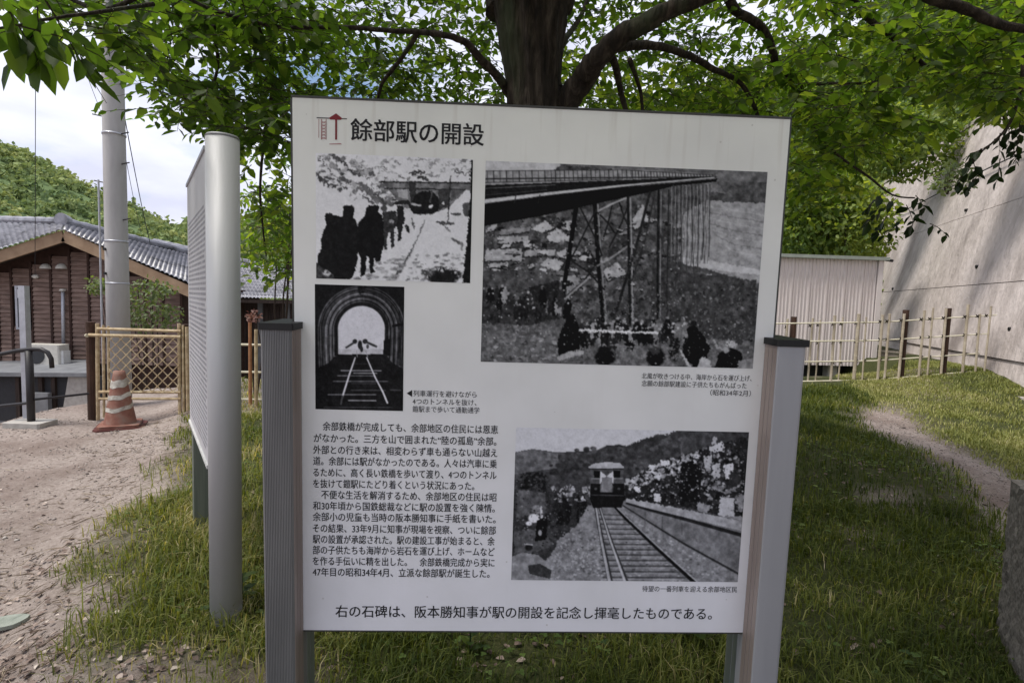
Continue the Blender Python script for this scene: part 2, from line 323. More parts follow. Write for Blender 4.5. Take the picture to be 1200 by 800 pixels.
# cover map: 0 soil .. 1 turf
def right_path(x, y):
    c = 2.08+.405*y+.10*np.sin(y*1.7); return np.exp(-((x-c)/(.30+.012*y))**2)*np.clip((8.0-y)/1.2, 0, 1)*(.75+.7*fbm(x*2.5, y*2.5, 3))
def grass_cover(x, y):
    e = -.9-.48*y+(fbm(x*2.1+5, y*2.1, 3)-.5)*.9
    g = np.clip((x-e)/.45, 0, 1)
    g = g*(1-1.15*right_path(x, y)); g = g-.75*np.clip((fbm(x*1.1+9, y*1.1+3, 4)-.60)*6, 0, 1)
    g = np.where((y > 6.3) & (x < -1), g*.35, g)
    return np.clip(g, 0, 1)
cov = grass_cover(GX, GY).ravel()
def ground_material():
    mt, t, b = nodes_mat('soil_and_turf'); n = t.nodes; l = t.links
    tc = n.new('ShaderNodeTexCoord'); a = n.new('ShaderNodeAttribute'); a.attribute_name = 'tint'
    def noise(s, d=8, r=.6):
        q = n.new('ShaderNodeTexNoise'); q.inputs['Scale'].default_value = s; q.inputs['Detail'].default_value = d; q.inputs['Roughness'].default_value = r
        l.new(tc.outputs['Object'], q.inputs['Vector']); return q
    n1 = noise(34, 10, .75); n2 = noise(1.4, 6); n3 = noise(120, 4)
    r1 = n.new('ShaderNodeValToRGB'); e = r1.color_ramp.elements; e[0].position = .3; e[0].color = (.17, .135, .115, 1); e[1].position = .72; e[1].color = (.46, .395, .355, 1)
    q = e.new(.5); q.color = (.33, .275, .245, 1); l.new(n1.outputs['Fac'], r1.inputs['Fac'])
    m1 = n.new('ShaderNodeMix'); m1.data_type = 'RGBA'; m1.inputs[7].default_value = (.17, .125, .105, 1)
    k = n.new('ShaderNodeMapRange'); k.inputs[1].default_value = .46; k.inputs[2].default_value = .66; k.inputs[4].default_value = .7; l.new(n2.outputs['Fac'], k.inputs[0]); l.new(k.outputs[0], m1.inputs[0]); l.new(r1.outputs[0], m1.inputs[6])
    r2 = n.new('ShaderNodeValToRGB'); e = r2.color_ramp.elements; e[0].position = .3; e[0].color = (.022, .030, .010, 1); e[1].position = .75; e[1].color = (.12, .11, .05, 1)
    q = e.new(.52); q.color = (.055, .062, .022, 1); l.new(n1.outputs['Fac'], r2.inputs['Fac'])
    m2 = n.new('ShaderNodeMix'); m2.data_type = 'RGBA'; l.new(a.outputs['Fac'], m2.inputs[0]); l.new(m1.outputs[2], m2.inputs[6]); l.new(r2.outputs[0], m2.inputs[7])
    l.new(m2.outputs[2], b.inputs['Base Color']); b.inputs['Roughness'].default_value = .95; b.inputs['Specular IOR Level'].default_value = .15
    ad = n.new('ShaderNodeMath'); l.new(n1.outputs['Fac'], ad.inputs[0]); l.new(n3.outputs['Fac'], ad.inputs[1])
    bp = n.new('ShaderNodeBump'); bp.inputs['Strength'].default_value = .8; bp.inputs['Distance'].default_value = .02; l.new(ad.outputs[0], bp.inputs['Height']); l.new(bp.outputs[0], b.inputs['Normal'])
    return mt
M['ground'] = ground_material()
g = np_mesh('ground', V, Fg, 'ground', tint=cov, kind='structure', smooth=True)

# ------------------------------------------------------------------ far hills
def hill(name, x0, x1, y0, y1, prof, n_crowns, size, seed):
    """prof(x) = ridge height; slope rises from y0 to the ridge at y1; crowns cover it"""
    hx = np.linspace(x0, x1, 90); hy = np.linspace(0, 1, 40); X, T = np.meshgrid(hx, hy)
    H = lambda X, T: -3+(prof(X)+3)*np.sin(T*math.pi/2)+(fbm(X*.05+seed, T*6, 3)-.5)*8*T*(1-T)*2
    Y = y0+(y1-y0)*T; V = np.stack([X, Y, H(X, T)], -1).reshape(-1, 3)
    ii = (np.arange(39)[:, None]*90+np.arange(89)[None]).ravel()
    o = np_mesh(name, V, np.stack([ii, ii+1, ii+91, ii+90], 1), 'forest', tint=np.full(len(V), .2), kind='structure', smooth=True)
    r = np.random.default_rng(seed); cx = r.uniform(x0, x1, n_crowns); ct = r.uniform(.02, 1, n_crowns)
    cz = H(cx, ct); cy = y0+(y1-y0)*ct
    s_ = r.uniform(.6, 1.4, n_crowns)*size; k = 24
    U = r.normal(size=(n_crowns, k, 3)); U /= np.linalg.norm(U, axis=2, keepdims=True); U[..., 2] = np.abs(U[..., 2])*1.1-.15; U[..., 1] = -np.abs(U[..., 1])*.8+.2
    Pc = np.stack([cx, cy, cz+s_*.2], -1)[:, None]+U*s_[:, None, None]*r.uniform(.7, 1.15, (n_crowns, k, 1))
    n = n_crowns*k; D = r.normal(size=(n, 3)); V, Fl = leaf_arrays(Pc.reshape(-1, 3), D, U.reshape(-1, 3)+r.normal(size=(n, 3))*.35, np.repeat(s_, k)*r.uniform(.35, .75, n), wid=.45)
    tint = np.clip(np.repeat(fbm(cx*.06+3, ct*8+seed, 3)*.9+r.uniform(-.2, .28, n_crowns), k)+r.uniform(-.12, .12, n), 0, 1)
    return np_mesh(name+'_woodland', V, Fl, 'forest', tint=np.repeat(tint, 6), kind='stuff')
D1 = 150
def px_h(px, py, Y): p = at(px, py, Y); return p.x, p.z
pts = [px_h(a, b, D1) for a, b in ((-900, -20), (-400, 40), (-150, 110), (0, 168), (50, 187), (100, 213), (150, 237), (200, 262), (240, 280), (300, 315), (400, 350))]
PX_, PZ_ = np.array([p[0] for p in pts]), np.array([p[1] for p in pts])
hill('hill', PX_[0], PX_[-1], 60, D1, lambda x: np.interp(x, PX_, PZ_)-1.0, 7000, 1.35, 5)
D2 = 62
pk = [px_h(a, b, D2) for a, b in ((-500, 190), (-100, 225), (0, 236), (30, 246), (60, 262), (90, 275), (140, 300))]
KX, KZ = np.array([p[0] for p in pk]), np.array([p[1] for p in pk])
hill('knoll', KX[0], KX[-1], 44, D2, lambda x: np.interp(x, KX, KZ)-.4, 1600, .55, 9)
D3 = 420
pf = [px_h(a, b, D3) for a, b in ((100, 300), (220, 275), (262, 262), (300, 266), (350, 262), (420, 285), (520, 300), (640, 280), (760, 300), (900, 330))]
FX_, FZ_ = np.array([p[0] for p in pf]), np.array([p[1] for p in pf])
hill('far_hill', FX_[0], FX_[-1], 300, D3, lambda x: np.interp(x, FX_, FZ_)-3, 1200, 6, 21)

# steep wooded hillside behind the retaining wall
D4 = 30
pr = [px_h(a, b, D4) for a, b in ((560, 330), (640, 200), (700, 150), (760, 128), (850, 92), (930, 55), (1010, 18), (1100, -60), (1250, -200), (1600, -420))]
RX, RZ = np.array([p[0] for p in pr]), np.array([p[1] for p in pr])
hx = np.linspace(RX[0], RX[-1], 60); hy = np.linspace(0, 1, 30); X, T = np.meshgrid(hx, hy)
def side_h(X, T): return .3+(np.interp(X, RX, RZ)-.3)*T**.8+(fbm(X*.5, T*5, 3)-.5)*1.2*T
def side_y(X, T): return 15.5+np.clip((X-11)*.55, 0, 30)*.6+(D4-15.5)*T
Vh = np.stack([X, side_y(X, T), side_h(X, T)-.7], -1).reshape(-1, 3); ii = (np.arange(29)[:, None]*60+np.arange(59)[None]).ravel()
np_mesh('hillside', Vh, np.stack([ii, ii+1, ii+61, ii+60], 1), 'forest', tint=np.full(len(Vh), .1), kind='structure', smooth=True)
n = 46000
lx = rng.uniform(RX[0], RX[-1]*.8, n); lt = rng.uniform(0, 1.0, n)
P = np.stack([lx, side_y(lx, lt), side_h(lx, lt)+rng.uniform(-.6, .5, n)+(fbm(lx*1.1, lt*14, 2)-.45)*2.2], -1)
Nn = unit(n)+np.array([0, -.6, .8]); V, Fl = leaf_arrays(P, unit(n)+np.array([0, -.3, -.5]), Nn, rng.uniform(.16, .34, n), wid=.32)
tn = np.clip(fbm(lx*.6+2, lt*9, 3)*1.1-.1+rng.uniform(-.25, .3, n), 0, 1)
np_mesh('hillside_thicket', V, Fl, 'bush', tint=np.repeat(tn, 6), kind='stuff')

# ------------------------------------------------------------------ retaining wall (direction .34 X per Y)
WB = Vector((7.5, 8.0, 0)); WD = Vector((.34, 1, 0)).normalized(); WN = Vector((-WD.y, WD.x, 0)); WANG = math.atan2(WD.y, WD.x)
wall = thing('retaining_wall', 'tall stained concrete retaining wall with horizontal joints rising behind the shed and bamboo fence', 'wall', WB, WANG)
# local frame: x along the wall (away), y = toward the viewer side, z up; leans back 9%
zj = [-.6, .80, 2.09, 3.66, 6.11]; xj = [-9.5, -6.2, -2.6, 1.0, 4.6, 8.2, 11.8, 15.4]; LEAN = .25
for a in range(4):
    for b in range(7):
        mb = MB(); x0, x1, z0, z1 = xj[b]+.001, xj[b+1]-.001, zj[a]+.008, zj[a+1]-.008
        off = .012*((a*3) % 4)-.02+.0008*(b % 2)
        vs = []
        for yy, zz in ((off-LEAN*z0, z0), (off-LEAN*z1, z1)):
            for xx in (x0, x1): vs.append((xx, yy, zz))
        for yy, zz in ((-.6-LEAN*z0, z0), (-.6-LEAN*z1, z1)):
            for xx in (x0, x1): vs.append((xx, yy, zz))
        mb.add(vs, [(0, 1, 3, 2), (5, 4, 6, 7), (0, 4, 5, 1), (2, 3, 7, 6), (0, 2, 6, 4), (1, 5, 7, 3)])
        mb.build('concrete_panel', 'concrete', wall)
MB().add([(-9.5, -.05-LEAN*-.6, -.6), (15.4, -.05-LEAN*-.6, -.6), (15.4, -.05-LEAN*6.05, 6.05), (-9.5, -.05-LEAN*6.05, 6.05)], [(0, 1, 2, 3)]).build('joint_backing', 'granite', wall)
cap_ = MB(); cap_.box((-9.5, -.62-LEAN*6.11, 6.112), (15.4, .02-LEAN*6.11, 6.2)); cap_.build('coping', 'concrete', wall)
MB().box((-9.5, .0, -.5), (15.4, .13, .36)).build('plinth', 'concrete', wall)
inv = Matrix.Rotation(-WANG, 3, 'Z')
def on_wall(px, py):
    best = None
    for k in range(3000):
        Y = 5+k*.005; p = at(px, py, Y); q = inv @ (p-WB)
        if q.y < -LEAN*q.z: return q
    return q
for px, py in ((1133, 246), (1042, 282), (1146, 312), (1047, 338), (1147, 410), (1185, 385)):
    q = on_wall(px, py)
    MB().tube([(q.x, q.y-.05, q.z), (q.x, q.y+.035, q.z-.01)], .035, 10).build('drain_pipe', 'black_plastic', wall)
# cable stapled along the wall
cb = MB(); pts = [on_wall(x, y)+Vector((0, .07, 0)) for x, y in ((1050, 253), (1085, 236), (1130, 213), (1165, 196), (1200, 180), (1250, 157))]
cb.tube(pts, .014, 6); cb.build('cable', 'wire', wall)

# ------------------------------------------------------------------ shed
sx0, sx1, sY, sb, st = 3.6, 7.70, 11.5, .34, 2.58
shed = thing('storage_shed', 'beige corrugated metal storage shed standing between the bamboo fence and the retaining wall', 'shed', (sx0, sY, 0), R(1.5))
W_ = sx1-sx0; npan = 11; pw = W_/npan
pm = MB()
for k in range(5):
    a0 = k*pw/5
    pm.add([(a0, 0, sb), (a0+pw*.13, -.0, sb), (a0+pw*.15, -.02, sb), (a0+pw*.19, -.02, sb), (a0+pw*.2, 0, sb), (a0, 0, st), (a0+pw*.13, 0, st), (a0+pw*.15, -.02, st), (a0+pw*.19, -.02, st), (a0+pw*.2, 0, st)],
           [(0, 1, 6, 5), (1, 2, 7, 6), (2, 3, 8, 7), (3, 4, 9, 8)])
pm.box((-.004, -.028, sb), (.012, -.001, st))
me = pm.mesh('wall_panel'); me.materials.append(M['shed'])
for k in range(npan):
    o = link('wall_panel', me, shed); o.location = (k*pw, 0, 0)
MB().box((W_+.002, -.03, sb), (W_+.03, 1.9, st)).build('side_wall', 'shed', shed)
MB().box((0, .03, sb), (W_, 1.9, st)).build('wall', 'shed', shed)
MB().box((-.1, -.12, st+.002), (W_+.12, 2.0, st+.07)).build('roof', 'shed_roof', shed)
MB().box((W_-.06, -.055, sb-.05), (W_+.045, -.03, st)).build('corner_trim', 'shed', shed)
MB().tube([(W_+.06, -.07, st+.02), (W_+.2, -.09, st)], .03, 8).build('gutter_end', 'steel_dark', shed)
for k in range(6):
    MB().box((.1+k*.78, .1, -.2), (.3+k*.78, .3, sb-.004)).build('foundation_block', 'footing', shed)
MB().box((0, .35, -.2), (W_, .4, sb-.01)).build('painted_underfloor_shade', 'dark_inside', shed)  # dark sheet standing in for the shade under the raised floor

# ------------------------------------------------------------------ right bamboo fence (runs X 3.9..7.85 along Y 9.4..9.05)
fenceR = thing('bamboo_fence', 'open bamboo fence with dark log posts in front of the beige shed and concrete wall', 'fence')
def fr(px):  # plan point on the fence line for a pixel column
    t = (px-900)/260.; Y = 9.45-.4*t; p = at(px, 400, Y); return p.x, Y
rail_y = [((905, 384), (1168, 369)), ((905, 405), (1158, 391)), ((905, 429.5), (1148, 414)), ((905, 453), (1138, 435.5))]
for (a, b), (c, d) in rail_y:
    x0, Y0 = fr(a); x1, Y1 = fr(c); p0 = at(a, b, Y0); p1 = at(c, d, Y1); mid_ = (p0+p1)/2+Vector((0, 0, -.01))
    p0.x -= 1.6; MB().tube([p0, mid_, p1], [.013, .0125, .011], 7).build('rail', 'bamboo_rail', fenceR)
for a, top in ((930, 371), (1061, 363), (1110.5, 361)):
    x, Y = fr(a); Y += .045; zt = at(a, top, Y).z
    MB().tube([(x, Y, gz(x, Y)-.1), (x, Y, zt)], .048, 10).build('post', 'log', fenceR, smooth=False)
ups = [(921, 374, .9), (949, 373, .8), (958, 375, .6), (976, 370, 1.1), (985, 372, .6), (1003, 368, 1.3), (1013, 372, .6), (1031, 369, 1.0), (1039, 368, .9), (1055.5, 368, 1.0), (1079, 364, .9), (1089, 361, .7), (1105, 362, .9), (1130, 357, 1.0), (1145, 368, .8), (1155.5, 359, .7), (906, 374, .9), (890, 374, .9)]
for a, top, k in ups:
    x, Y = fr(a); Y -= .022; zt = at(a, top, Y).z; b0 = gz(x, Y)-.05
    lean = random.uniform(-.015, .015)
    pts = []; rad = []
    nn = 5
    for i in range(nn+1):
        z = b0+(zt-b0)*i/nn
        for dz, rr in ((-.008, 1.0), (0, 1.14), (.008, 1.0)):
            pts.append((x+lean*i/nn, Y, z+dz)); rad.append(.021*k*rr)
    MB().tube(pts, rad, 8).build('bamboo_upright', 'bamboo_green', fenceR)
tb = MB()
for a, top, k in ups:
    for (p, q), (c, d) in rail_y:
        if a < c-3:
            x, Y = fr(a); yy = q+(d-q)*(a-p)/(c-p); pp = at(a, yy, Y-.012); s = .014+.01*k
            tb.tube([pp+Vector((-s, 0, -s)), pp+Vector((s, -.012, s))], .009, 5); tb.tube([pp+Vector((-s, -.01, s)), pp+Vector((s, 0, -s))], .009, 5)
tb.build('rope_ties', 'rope', fenceR, kind='stuff')

# ------------------------------------------------------------------ left bamboo gate and fence at Y ~6.6
GY_ = 6.6
gate = thing('bamboo_gate', 'low bamboo lattice gate between two dark log posts behind the traffic cone', 'gate')
def gp(px, py, dy=0): return at(px, py, GY_+dy)
p = gp(106, 377, .02); MB().tube([(p.x, p.y, gz(p.x, p.y)-.1), (p.x, p.y, p.z)], .052, 12).build('post', 'log', gate)
p = gp(217, 380, .03); MB().tube([(p.x, p.y, gz(p.x, p.y)-.1), (p.x, p.y, p.z)], .045, 12).build('post', 'log', gate)
for x, y0, y1, r_ in ((114, 379, 492, .02), (121, 381, 489, .014), (127, 382, 487, .014), (210, 379, 503, .02), (214.5, 381, 503, .014)):
    a, b = gp(x, y0, -.03), gp(x+1, y1, -.03); MB().tube([b, (a+b)/2, a], [r_, r_*1.05, r_], 8).build('stile', 'bamboo', gate)
for (x0, y0), (x1, y1), r_ in (((114, 385), (212, 388), .017), ((104, 392.5), (212, 394.5), .02), ((116, 459), (212, 459.5), .018), ((116, 467), (212, 467), .016)):
    MB().tube([gp(x0, y0, -.045), gp(x1, y1, -.045)], r_, 8).build('gate_rail', 'bamboo', gate)
xa, xb, ya, yb = 127, 210, 395, 458
def clip_diag(x0, sgn):
    pts = []
    for t in np.linspace(-80, 140, 441):
        x = x0+t; y = ya+t if sgn > 0 else yb-t
        if xa <= x <= xb and ya <= y <= yb: pts.append((x, y))
    return (pts[0], pts[-1]) if len(pts) > 10 else None
for k in range(-8, 11):
    for sgn in (1, -1):
        c = clip_diag(xa+k*12.2+(3 if sgn < 0 else 0), sgn)
        if c:
            (x0, y0), (x1, y1) = c; dy = -.052 if sgn > 0 else -.062
            MB().beam(gp(x0, y0, dy), gp(x1, y1, dy), .006, .011).build('lattice_strip', 'bamboo', gate)
p = gp(101, 393, -.06); MB().tube([p, p+Vector((.02, -.01, 0))], .02, 10).build('latch_end', 'bamboo_rail', gate)

fenceL = thing('bamboo_fence', 'bamboo rail fence with paired uprights behind the silver posted board at left', 'fence')
for y in (402, 434, 466, 498):
    a = gp(218, y, .0); b = gp(372, y+4, .1); MB().tube([a, b], .015, 8).build('rail', 'bamboo_rail', fenceL)
for x, mt_, y0 in ((219, 'bamboo', 383), (237, 'bamboo', 385), (262, 'bamboo_red', 384), (293, 'bamboo_red', 378), (300, 'bamboo', 386), (322, 'bamboo', 386), (350, 'bamboo', 386)):
    a = gp(x, y0, -.02); z = gz(a.x, a.y)-.05; MB().tube([(a.x, a.y, z), (a.x, a.y, (z+a.z)/2), a], [.022, .021, .02], 8).build('bamboo_upright', mt_, fenceL)

# traffic cone
cp = at(141, 493, 6.3); cz = gz(cp.x, cp.y)
cone = thing('traffic_cone', 'faded orange traffic cone with dirty white bands standing in front of the bamboo gate', 'traffic cone', (cp.x, cp.y, cz+.008), R(28))
MB().box((-.2, -.2, .02), (.2, .2, .05), .03).build('base', 'cone', cone)
MB().box((-.235, -.235, 0), (.25, .235, .018), .05).build('weight_ring', 'rubber', cone)
prof = [(.165, .05), (.158, .075), (.135, .20), (.115, .32), (.09, .47), (.065, .61), (.055, .66), (.02, .665)]
cm = MB(); seg = 28; vs = [(r_*math.cos(2*math.pi*k/seg), r_*math.sin(2*math.pi*k/seg), z) for r_, z in prof for k in range(seg)]
cm.add(vs, [(i*seg+k, i*seg+(k+1) % seg, (i+1)*seg+(k+1) % seg, (i+1)*seg+k) for i in range(len(prof)-1) for k in range(seg)]); cm.build('cone_body', 'cone', cone, smooth=True)
def cone_r(z): return float(np.interp(z, [q[1] for q in prof[1:7]], [q[0] for q in prof[1:7]]))
for zc, hh, tl in ((.25, .045, .09), (.385, .05, .07), (.53, .085, .05)):
    bm_ = MB(); vs = []
    for s_ in (-.5, .5):
        for k in range(seg):
            a = 2*math.pi*k/seg; z = zc+hh*s_+tl*.4*math.cos(a-.9)+.006*math.sin(5*a+zc*30)*1; rr = cone_r(z)+.0035
            vs.append((rr*math.cos(a), rr*math.sin(a), z))
    bm_.add(vs, [(k, (k+1) % seg, seg+(k+1) % seg, seg+k) for k in range(seg)]); bm_.build('white_band', 'cone_white', cone, smooth=True)

# ------------------------------------------------------------------ utility pole, wires
pb = at(139, 395, 7.5)
pole = thing('utility_pole', 'tall round grey concrete utility pole with step bolts behind the bamboo gate', 'utility pole', (pb.x, pb.y, gz(pb.x, pb.y)))
MB().tube([(0, 0, -.3), (0, 0, 2), (0, 0, 5), (0, 0, 9.5)], [.142, .135, .125, .105], 28).build('shaft', 'concrete_pole', pole, smooth=True)
pz0 = gz(pb.x, pb.y)
def pz(py): return at(135, py, 7.5).z-pz0
for py in (283, 332, 158): MB().tube([(0, 0, pz(py)-.012), (0, 0, pz(py)+.012)], .1385, 24).build('steel_band', 'steel_grey', pole, smooth=True)
for py, s_ in ((138, -1), (158, 1), (193, 1), (215, -1), (258, 1), (293, -1), (321, -1), (100, 1), (60, -1), (20, 1)):
    if s_ and py in (293, 321): MB().tube([(-.06, -.11, pz(py)), (-.065, -.15, pz(py))], .018, 8).build('step_socket', 'black_plastic', pole)
    else: MB().tube([(s_*.12, -.04, pz(py)), (s_*.24, -.06, pz(py)+.02)], .008, 6).build('step_bolt', 'steel_dark', pole)
pc = at(122, 215, 7.3)
MB().tube([(-.15, -.1, pz(213)), (-.15, -.1, .0)], .012, 6).build('earth_wire', 'steel_grey', pole)
def wire(label, a, b, sag, r_):
    a = Vector(a); b = Vector(b); w_ = MB(); w_.tube([a.lerp(b, t)-Vector((0, 0, sag*4*t*(1-t))) for t in np.linspace(0, 1, 12)], r_, 5)
    tag(w_.build('overhead_wire', 'wire'), label, 'wire')
wire('thin service wire dropping to the white knob on the brown gable', at(41, 322, 12.7), at(42, -160, 8), .05, .006)
wire('thin wire running down to the left of the utility pole', at(60, -40, 9), at(118, 130, 10), .1, .004)
wire('dark guy wire slanting down to the right of the utility pole', at(143, 120, 9), at(176, 285, 15), .12, .008)
wire('second thin guy wire slanting down beside the utility pole', at(141, 150, 9), at(166, 275, 15), .1, .005)

# ------------------------------------------------------------------ house with brown gable
HY = 13.0
house = thing('wooden_house', 'brown weatherboarded house with grey tiled roof and timber bargeboards beyond the railing', 'house', (0, 0, 0))
def hp(px, py, dy=0): return at(px, py, HY+dy)
z_base = hp(60, 424).z; xl = hp(-60, 400).x; xr = hp(214, 400).x; apex = hp(75, 283, -.55)
eL = hp(-60, 325, -.55); eR = hp(214, 345, -.55)
def roof_z(x):
    return eL.z+(apex.z-eL.z)*(x-eL.x)/(apex.x-eL.x) if x < apex.x else apex.z+(eR.z-apex.z)*(x-apex.x)/(eR.x-apex.x)
# backing wall
MB().add([(xl, HY+.03, z_base-3), (xr, HY+.03, z_base-3), (xr, HY+.03, roof_z(xr)+.10), (apex.x, HY+.03, apex.z+.2), (xl, HY+.03, roof_z(xl)+.16),
          (xl, HY+4, z_base-3), (xr, HY+4, z_base-3), (xr, HY+4, roof_z(xr)-.02), (xl, HY+4, roof_z(xl)-.02)], [(0, 1, 2, 3, 4), (1, 6, 7, 2), (0, 4, 8, 5)]).build('wall', 'batten', house)
bat = [hp(p_, 400).x for p_ in (-60, -28, 1, 17, 40, 63, 85, 107, 130, 152, 172, 193, 214)]
rows = int((apex.z-z_base)/.105)+1
for i in range(len(bat)-1):
    x0, x1 = bat[i]+.03, bat[i+1]-.03
    for r_ in range(rows):
        z = z_base+r_*.105; zt = z+.1
        lim = min(roof_z(x0), roof_z(x1))-.04
        if zt > lim: continue
        if i == 3 and hp(0, 385).z < z and zt < hp(0, 332).z: continue      # window opening
        if abs(z-z_base) < 0: continue
        b_ = MB(); b_.add([(x0, HY-.008, z+.104), (x1, HY-.008, z+.104), (x1, HY-.04, z), (x0, HY-.04, z), (x0, HY+.02, z+.104), (x1, HY+.02, z+.104), (x1, HY+.02, z), (x0, HY+.02, z)],
              [(0, 3, 2, 1), (0, 1, 5, 4), (3, 7, 6, 2), (0, 4, 7, 3), (1, 2, 6, 5)]); b_.build('siding_board', 'siding', house)
for x in bat: MB().box((x-.025, HY-.05, z_base), (x+.025, HY-.0, roof_z(x)-.03)).build('batten', 'batten', house)
wx0, wx1 = hp(20, 360).x, hp(39, 360).x; wz0, wz1 = hp(0, 385).z, hp(30, 335).z
wf = MB(); wf.box((wx0, HY-.05, wz0), (wx0+.05, HY-.005, wz1)).box((wx1-.05, HY-.05, wz0), (wx1, HY-.005, wz1)).box((wx0+.051, HY-.05, wz1-.05), (wx1-.051, HY-.005, wz1)).box((wx0+.051, HY-.05, wz0), (wx1-.051, HY-.005, wz0+.05))
wo = wf.build('window', 'steel_grey', house); MB().box((wx0+.05, HY-.02, wz0+.05), (wx1-.05, HY-.01, wz1-.05)).build('pane', 'glass', wo)
for px in (54, 72.5):                                              # round vent hoods
    c = hp(px, 312, -.05); v = MB(); vs = []; r_ = .12
    for i in range(5):
        ph = i/4*math.pi/2
        for k in range(11):
            th = math.pi*k/10; vs.append((c.x+r_*math.cos(th)*math.cos(ph)*1.0, c.y-r_*1.1*math.sin(ph), c.z-.06+r_*math.sin(th)*math.cos(ph)*1.05))
    v.add(vs, [(i*11+k, i*11+k+1, (i+1)*11+k+1, (i+1)*11+k) for i in range(4) for k in range(10)]); v.build('vent_hood', 'ac', house, smooth=True)
c = hp(41.5, 324, -.06); MB().tube([c+Vector((-.07, 0, 0)), c, c+Vector((.07, 0, 0))], [.03, .055, .03], 10).build('wire_insulator', 'ac', house, smooth=True)
a = hp(73.5, 340, -.1); b = hp(74.5, 406, -.1); MB().tube([b, a], .035, 10).build('vent_pipe', 'steel_grey', house, smooth=True)
MB().tube([a-Vector((0, 0, .02)), a+Vector((0, 0, .03))], [.075, .05], 12).build('vent_cap', 'ac', house, smooth=True)
# bargeboards
for (a_, b_) in ((Vector((apex.x, HY-.55, apex.z+.12)), Vector((eL.x, HY-.55, eL.z+.10))), (Vector((apex.x, HY-.55, apex.z+.12)), Vector((eR.x+.3, HY-.55, eR.z+.02)))):
    MB().beam(a_, b_, .05, .25).build('bargeboard', 'barge', house)
sf = MB(); sf.add([(eL.x, HY-.54, eL.z+.13), (apex.x, HY-.54, apex.z+.14), (apex.x, HY+.3, apex.z+.14), (eL.x, HY+.3, eL.z+.13)], [(0, 1, 2, 3)])
sf.add([(apex.x, HY-.54, apex.z+.14), (eR.x+.3, HY-.54, eR.z+.04), (eR.x+.3, HY+.3, eR.z+.04), (apex.x, HY+.3, apex.z+.14)], [(0, 1, 2, 3)]); sf.build('soffit', 'dark_wood', house)
def tiles(name, parent, A, B, Cc, Dd, nu, nv, amp=.03, step=.035, mat='tile'):
    """curved tile courses on the quad A(top start) B(top end) C(bottom end) D(bottom start)"""
    A, B, Cc, Dd = map(Vector, (A, B, Cc, Dd)); nrm = (B-A).cross(Dd-A).normalized()
    if nrm.z < 0: nrm = -nrm
    su = 6; U = np.linspace(0, 1, nu*su+1); vs = []
    for j in range(nv):
        for e in (0, 1):
            t = (j+e)/nv
            for i, u in enumerate(U):
                p = (A.lerp(B, u)).lerp(Dd.lerp(Cc, u), t); h = amp*(abs(math.sin(math.pi*u*nu))**.8)+(step if e else 0)
                vs.append(tuple(p+nrm*h))
    vs = np.array(vs); nU = len(U); f = []
    i = np.arange(nU-1); fs = []
    for j in range(nv):
        o = 2*j*nU; fs.append(np.stack([o+i, o+i+1, o+nU+i+1, o+nU+i], 1))
        if j < nv-1: o2 = (2*j+1)*nU; fs.append(np.stack([o2+i, o2+i+1, o2+nU+i+1, o2+nU+i], 1))
        else: pass
    o = np_mesh(name, vs, np.concatenate(fs), mat, parent=parent, kind='stuff', smooth=False)
    return o
ap2 = Vector((apex.x, HY-.6, apex.z+.22))
Dr = hp(-70, 258, 4.0); rA = hp(76, 264, .6)
tiles('roof_tiles', house, Dr, rA, Vector((ap2.x, ap2.y, ap2.z-.0)), Vector((eL.x, HY-.6, eL.z+.19)), 22, 12)
Br = hp(236, 302, 4.6)
tiles('roof_tiles', house, rA, Br, Vector((eR.x+.45, HY-.6, eR.z+.11)), ap2, 30, 14)
for (a_, b_), r_ in (((Dr, rA), .10), ((rA, Br), .10)):
    a_ = Vector(a_); b_ = Vector(b_); off = Vector((0, 0, .08))
    rc = MB(); nk = 26; pts = [a_.lerp(b_, t)+off for t in np.linspace(0, 1, nk)]; rc.tube(pts, [r_*(1.0+.18*(i % 2)) for i in range(nk)], 10); rc.build('ridge_tiles', 'tile', house, kind='stuff')
MB().tube([rA+Vector((0, -.12, .12)), rA+Vector((0, .1, .12))], [.17, .12], 12).build('ridge_end_ornament', 'tile', house)
a_ = hp(78, 271, .0); b_ = hp(214, 312, 2.2); rc = MB(); pts = [Vector(a_).lerp(Vector(b_), t)+Vector((0, 0, .03)) for t in np.linspace(0, 1, 26)]; rc.tube(pts, [.05*(1+.2*(i % 2)) for i in range(26)], 8); rc.build('descending_ridge', 'tile', house, kind='stuff')

# air conditioner on the low roof
ac0 = hp(42, 430, -.45); ac = thing('air_conditioner', 'ivory outdoor air conditioner unit standing on the low grey roof against the brown wall', 'air conditioner', ac0)
MB().box((0, -.32, .06), (.80, 0, .56), .02).build('casing', 'ac', ac)
MB().tube([(.30, -.325, .31), (.30, -.335, .31)], .19, 20).build('fan_grille', 'dark_inside', ac)
MB().box((.80, -.26, .1), (.86, -.06, .42)).build('valve_cover', 'plaster', ac)
for x in (.08, .64): MB().box((x, -.34, 0), (x+.1, .02, .058)).build('foot', 'steel_dark', ac)

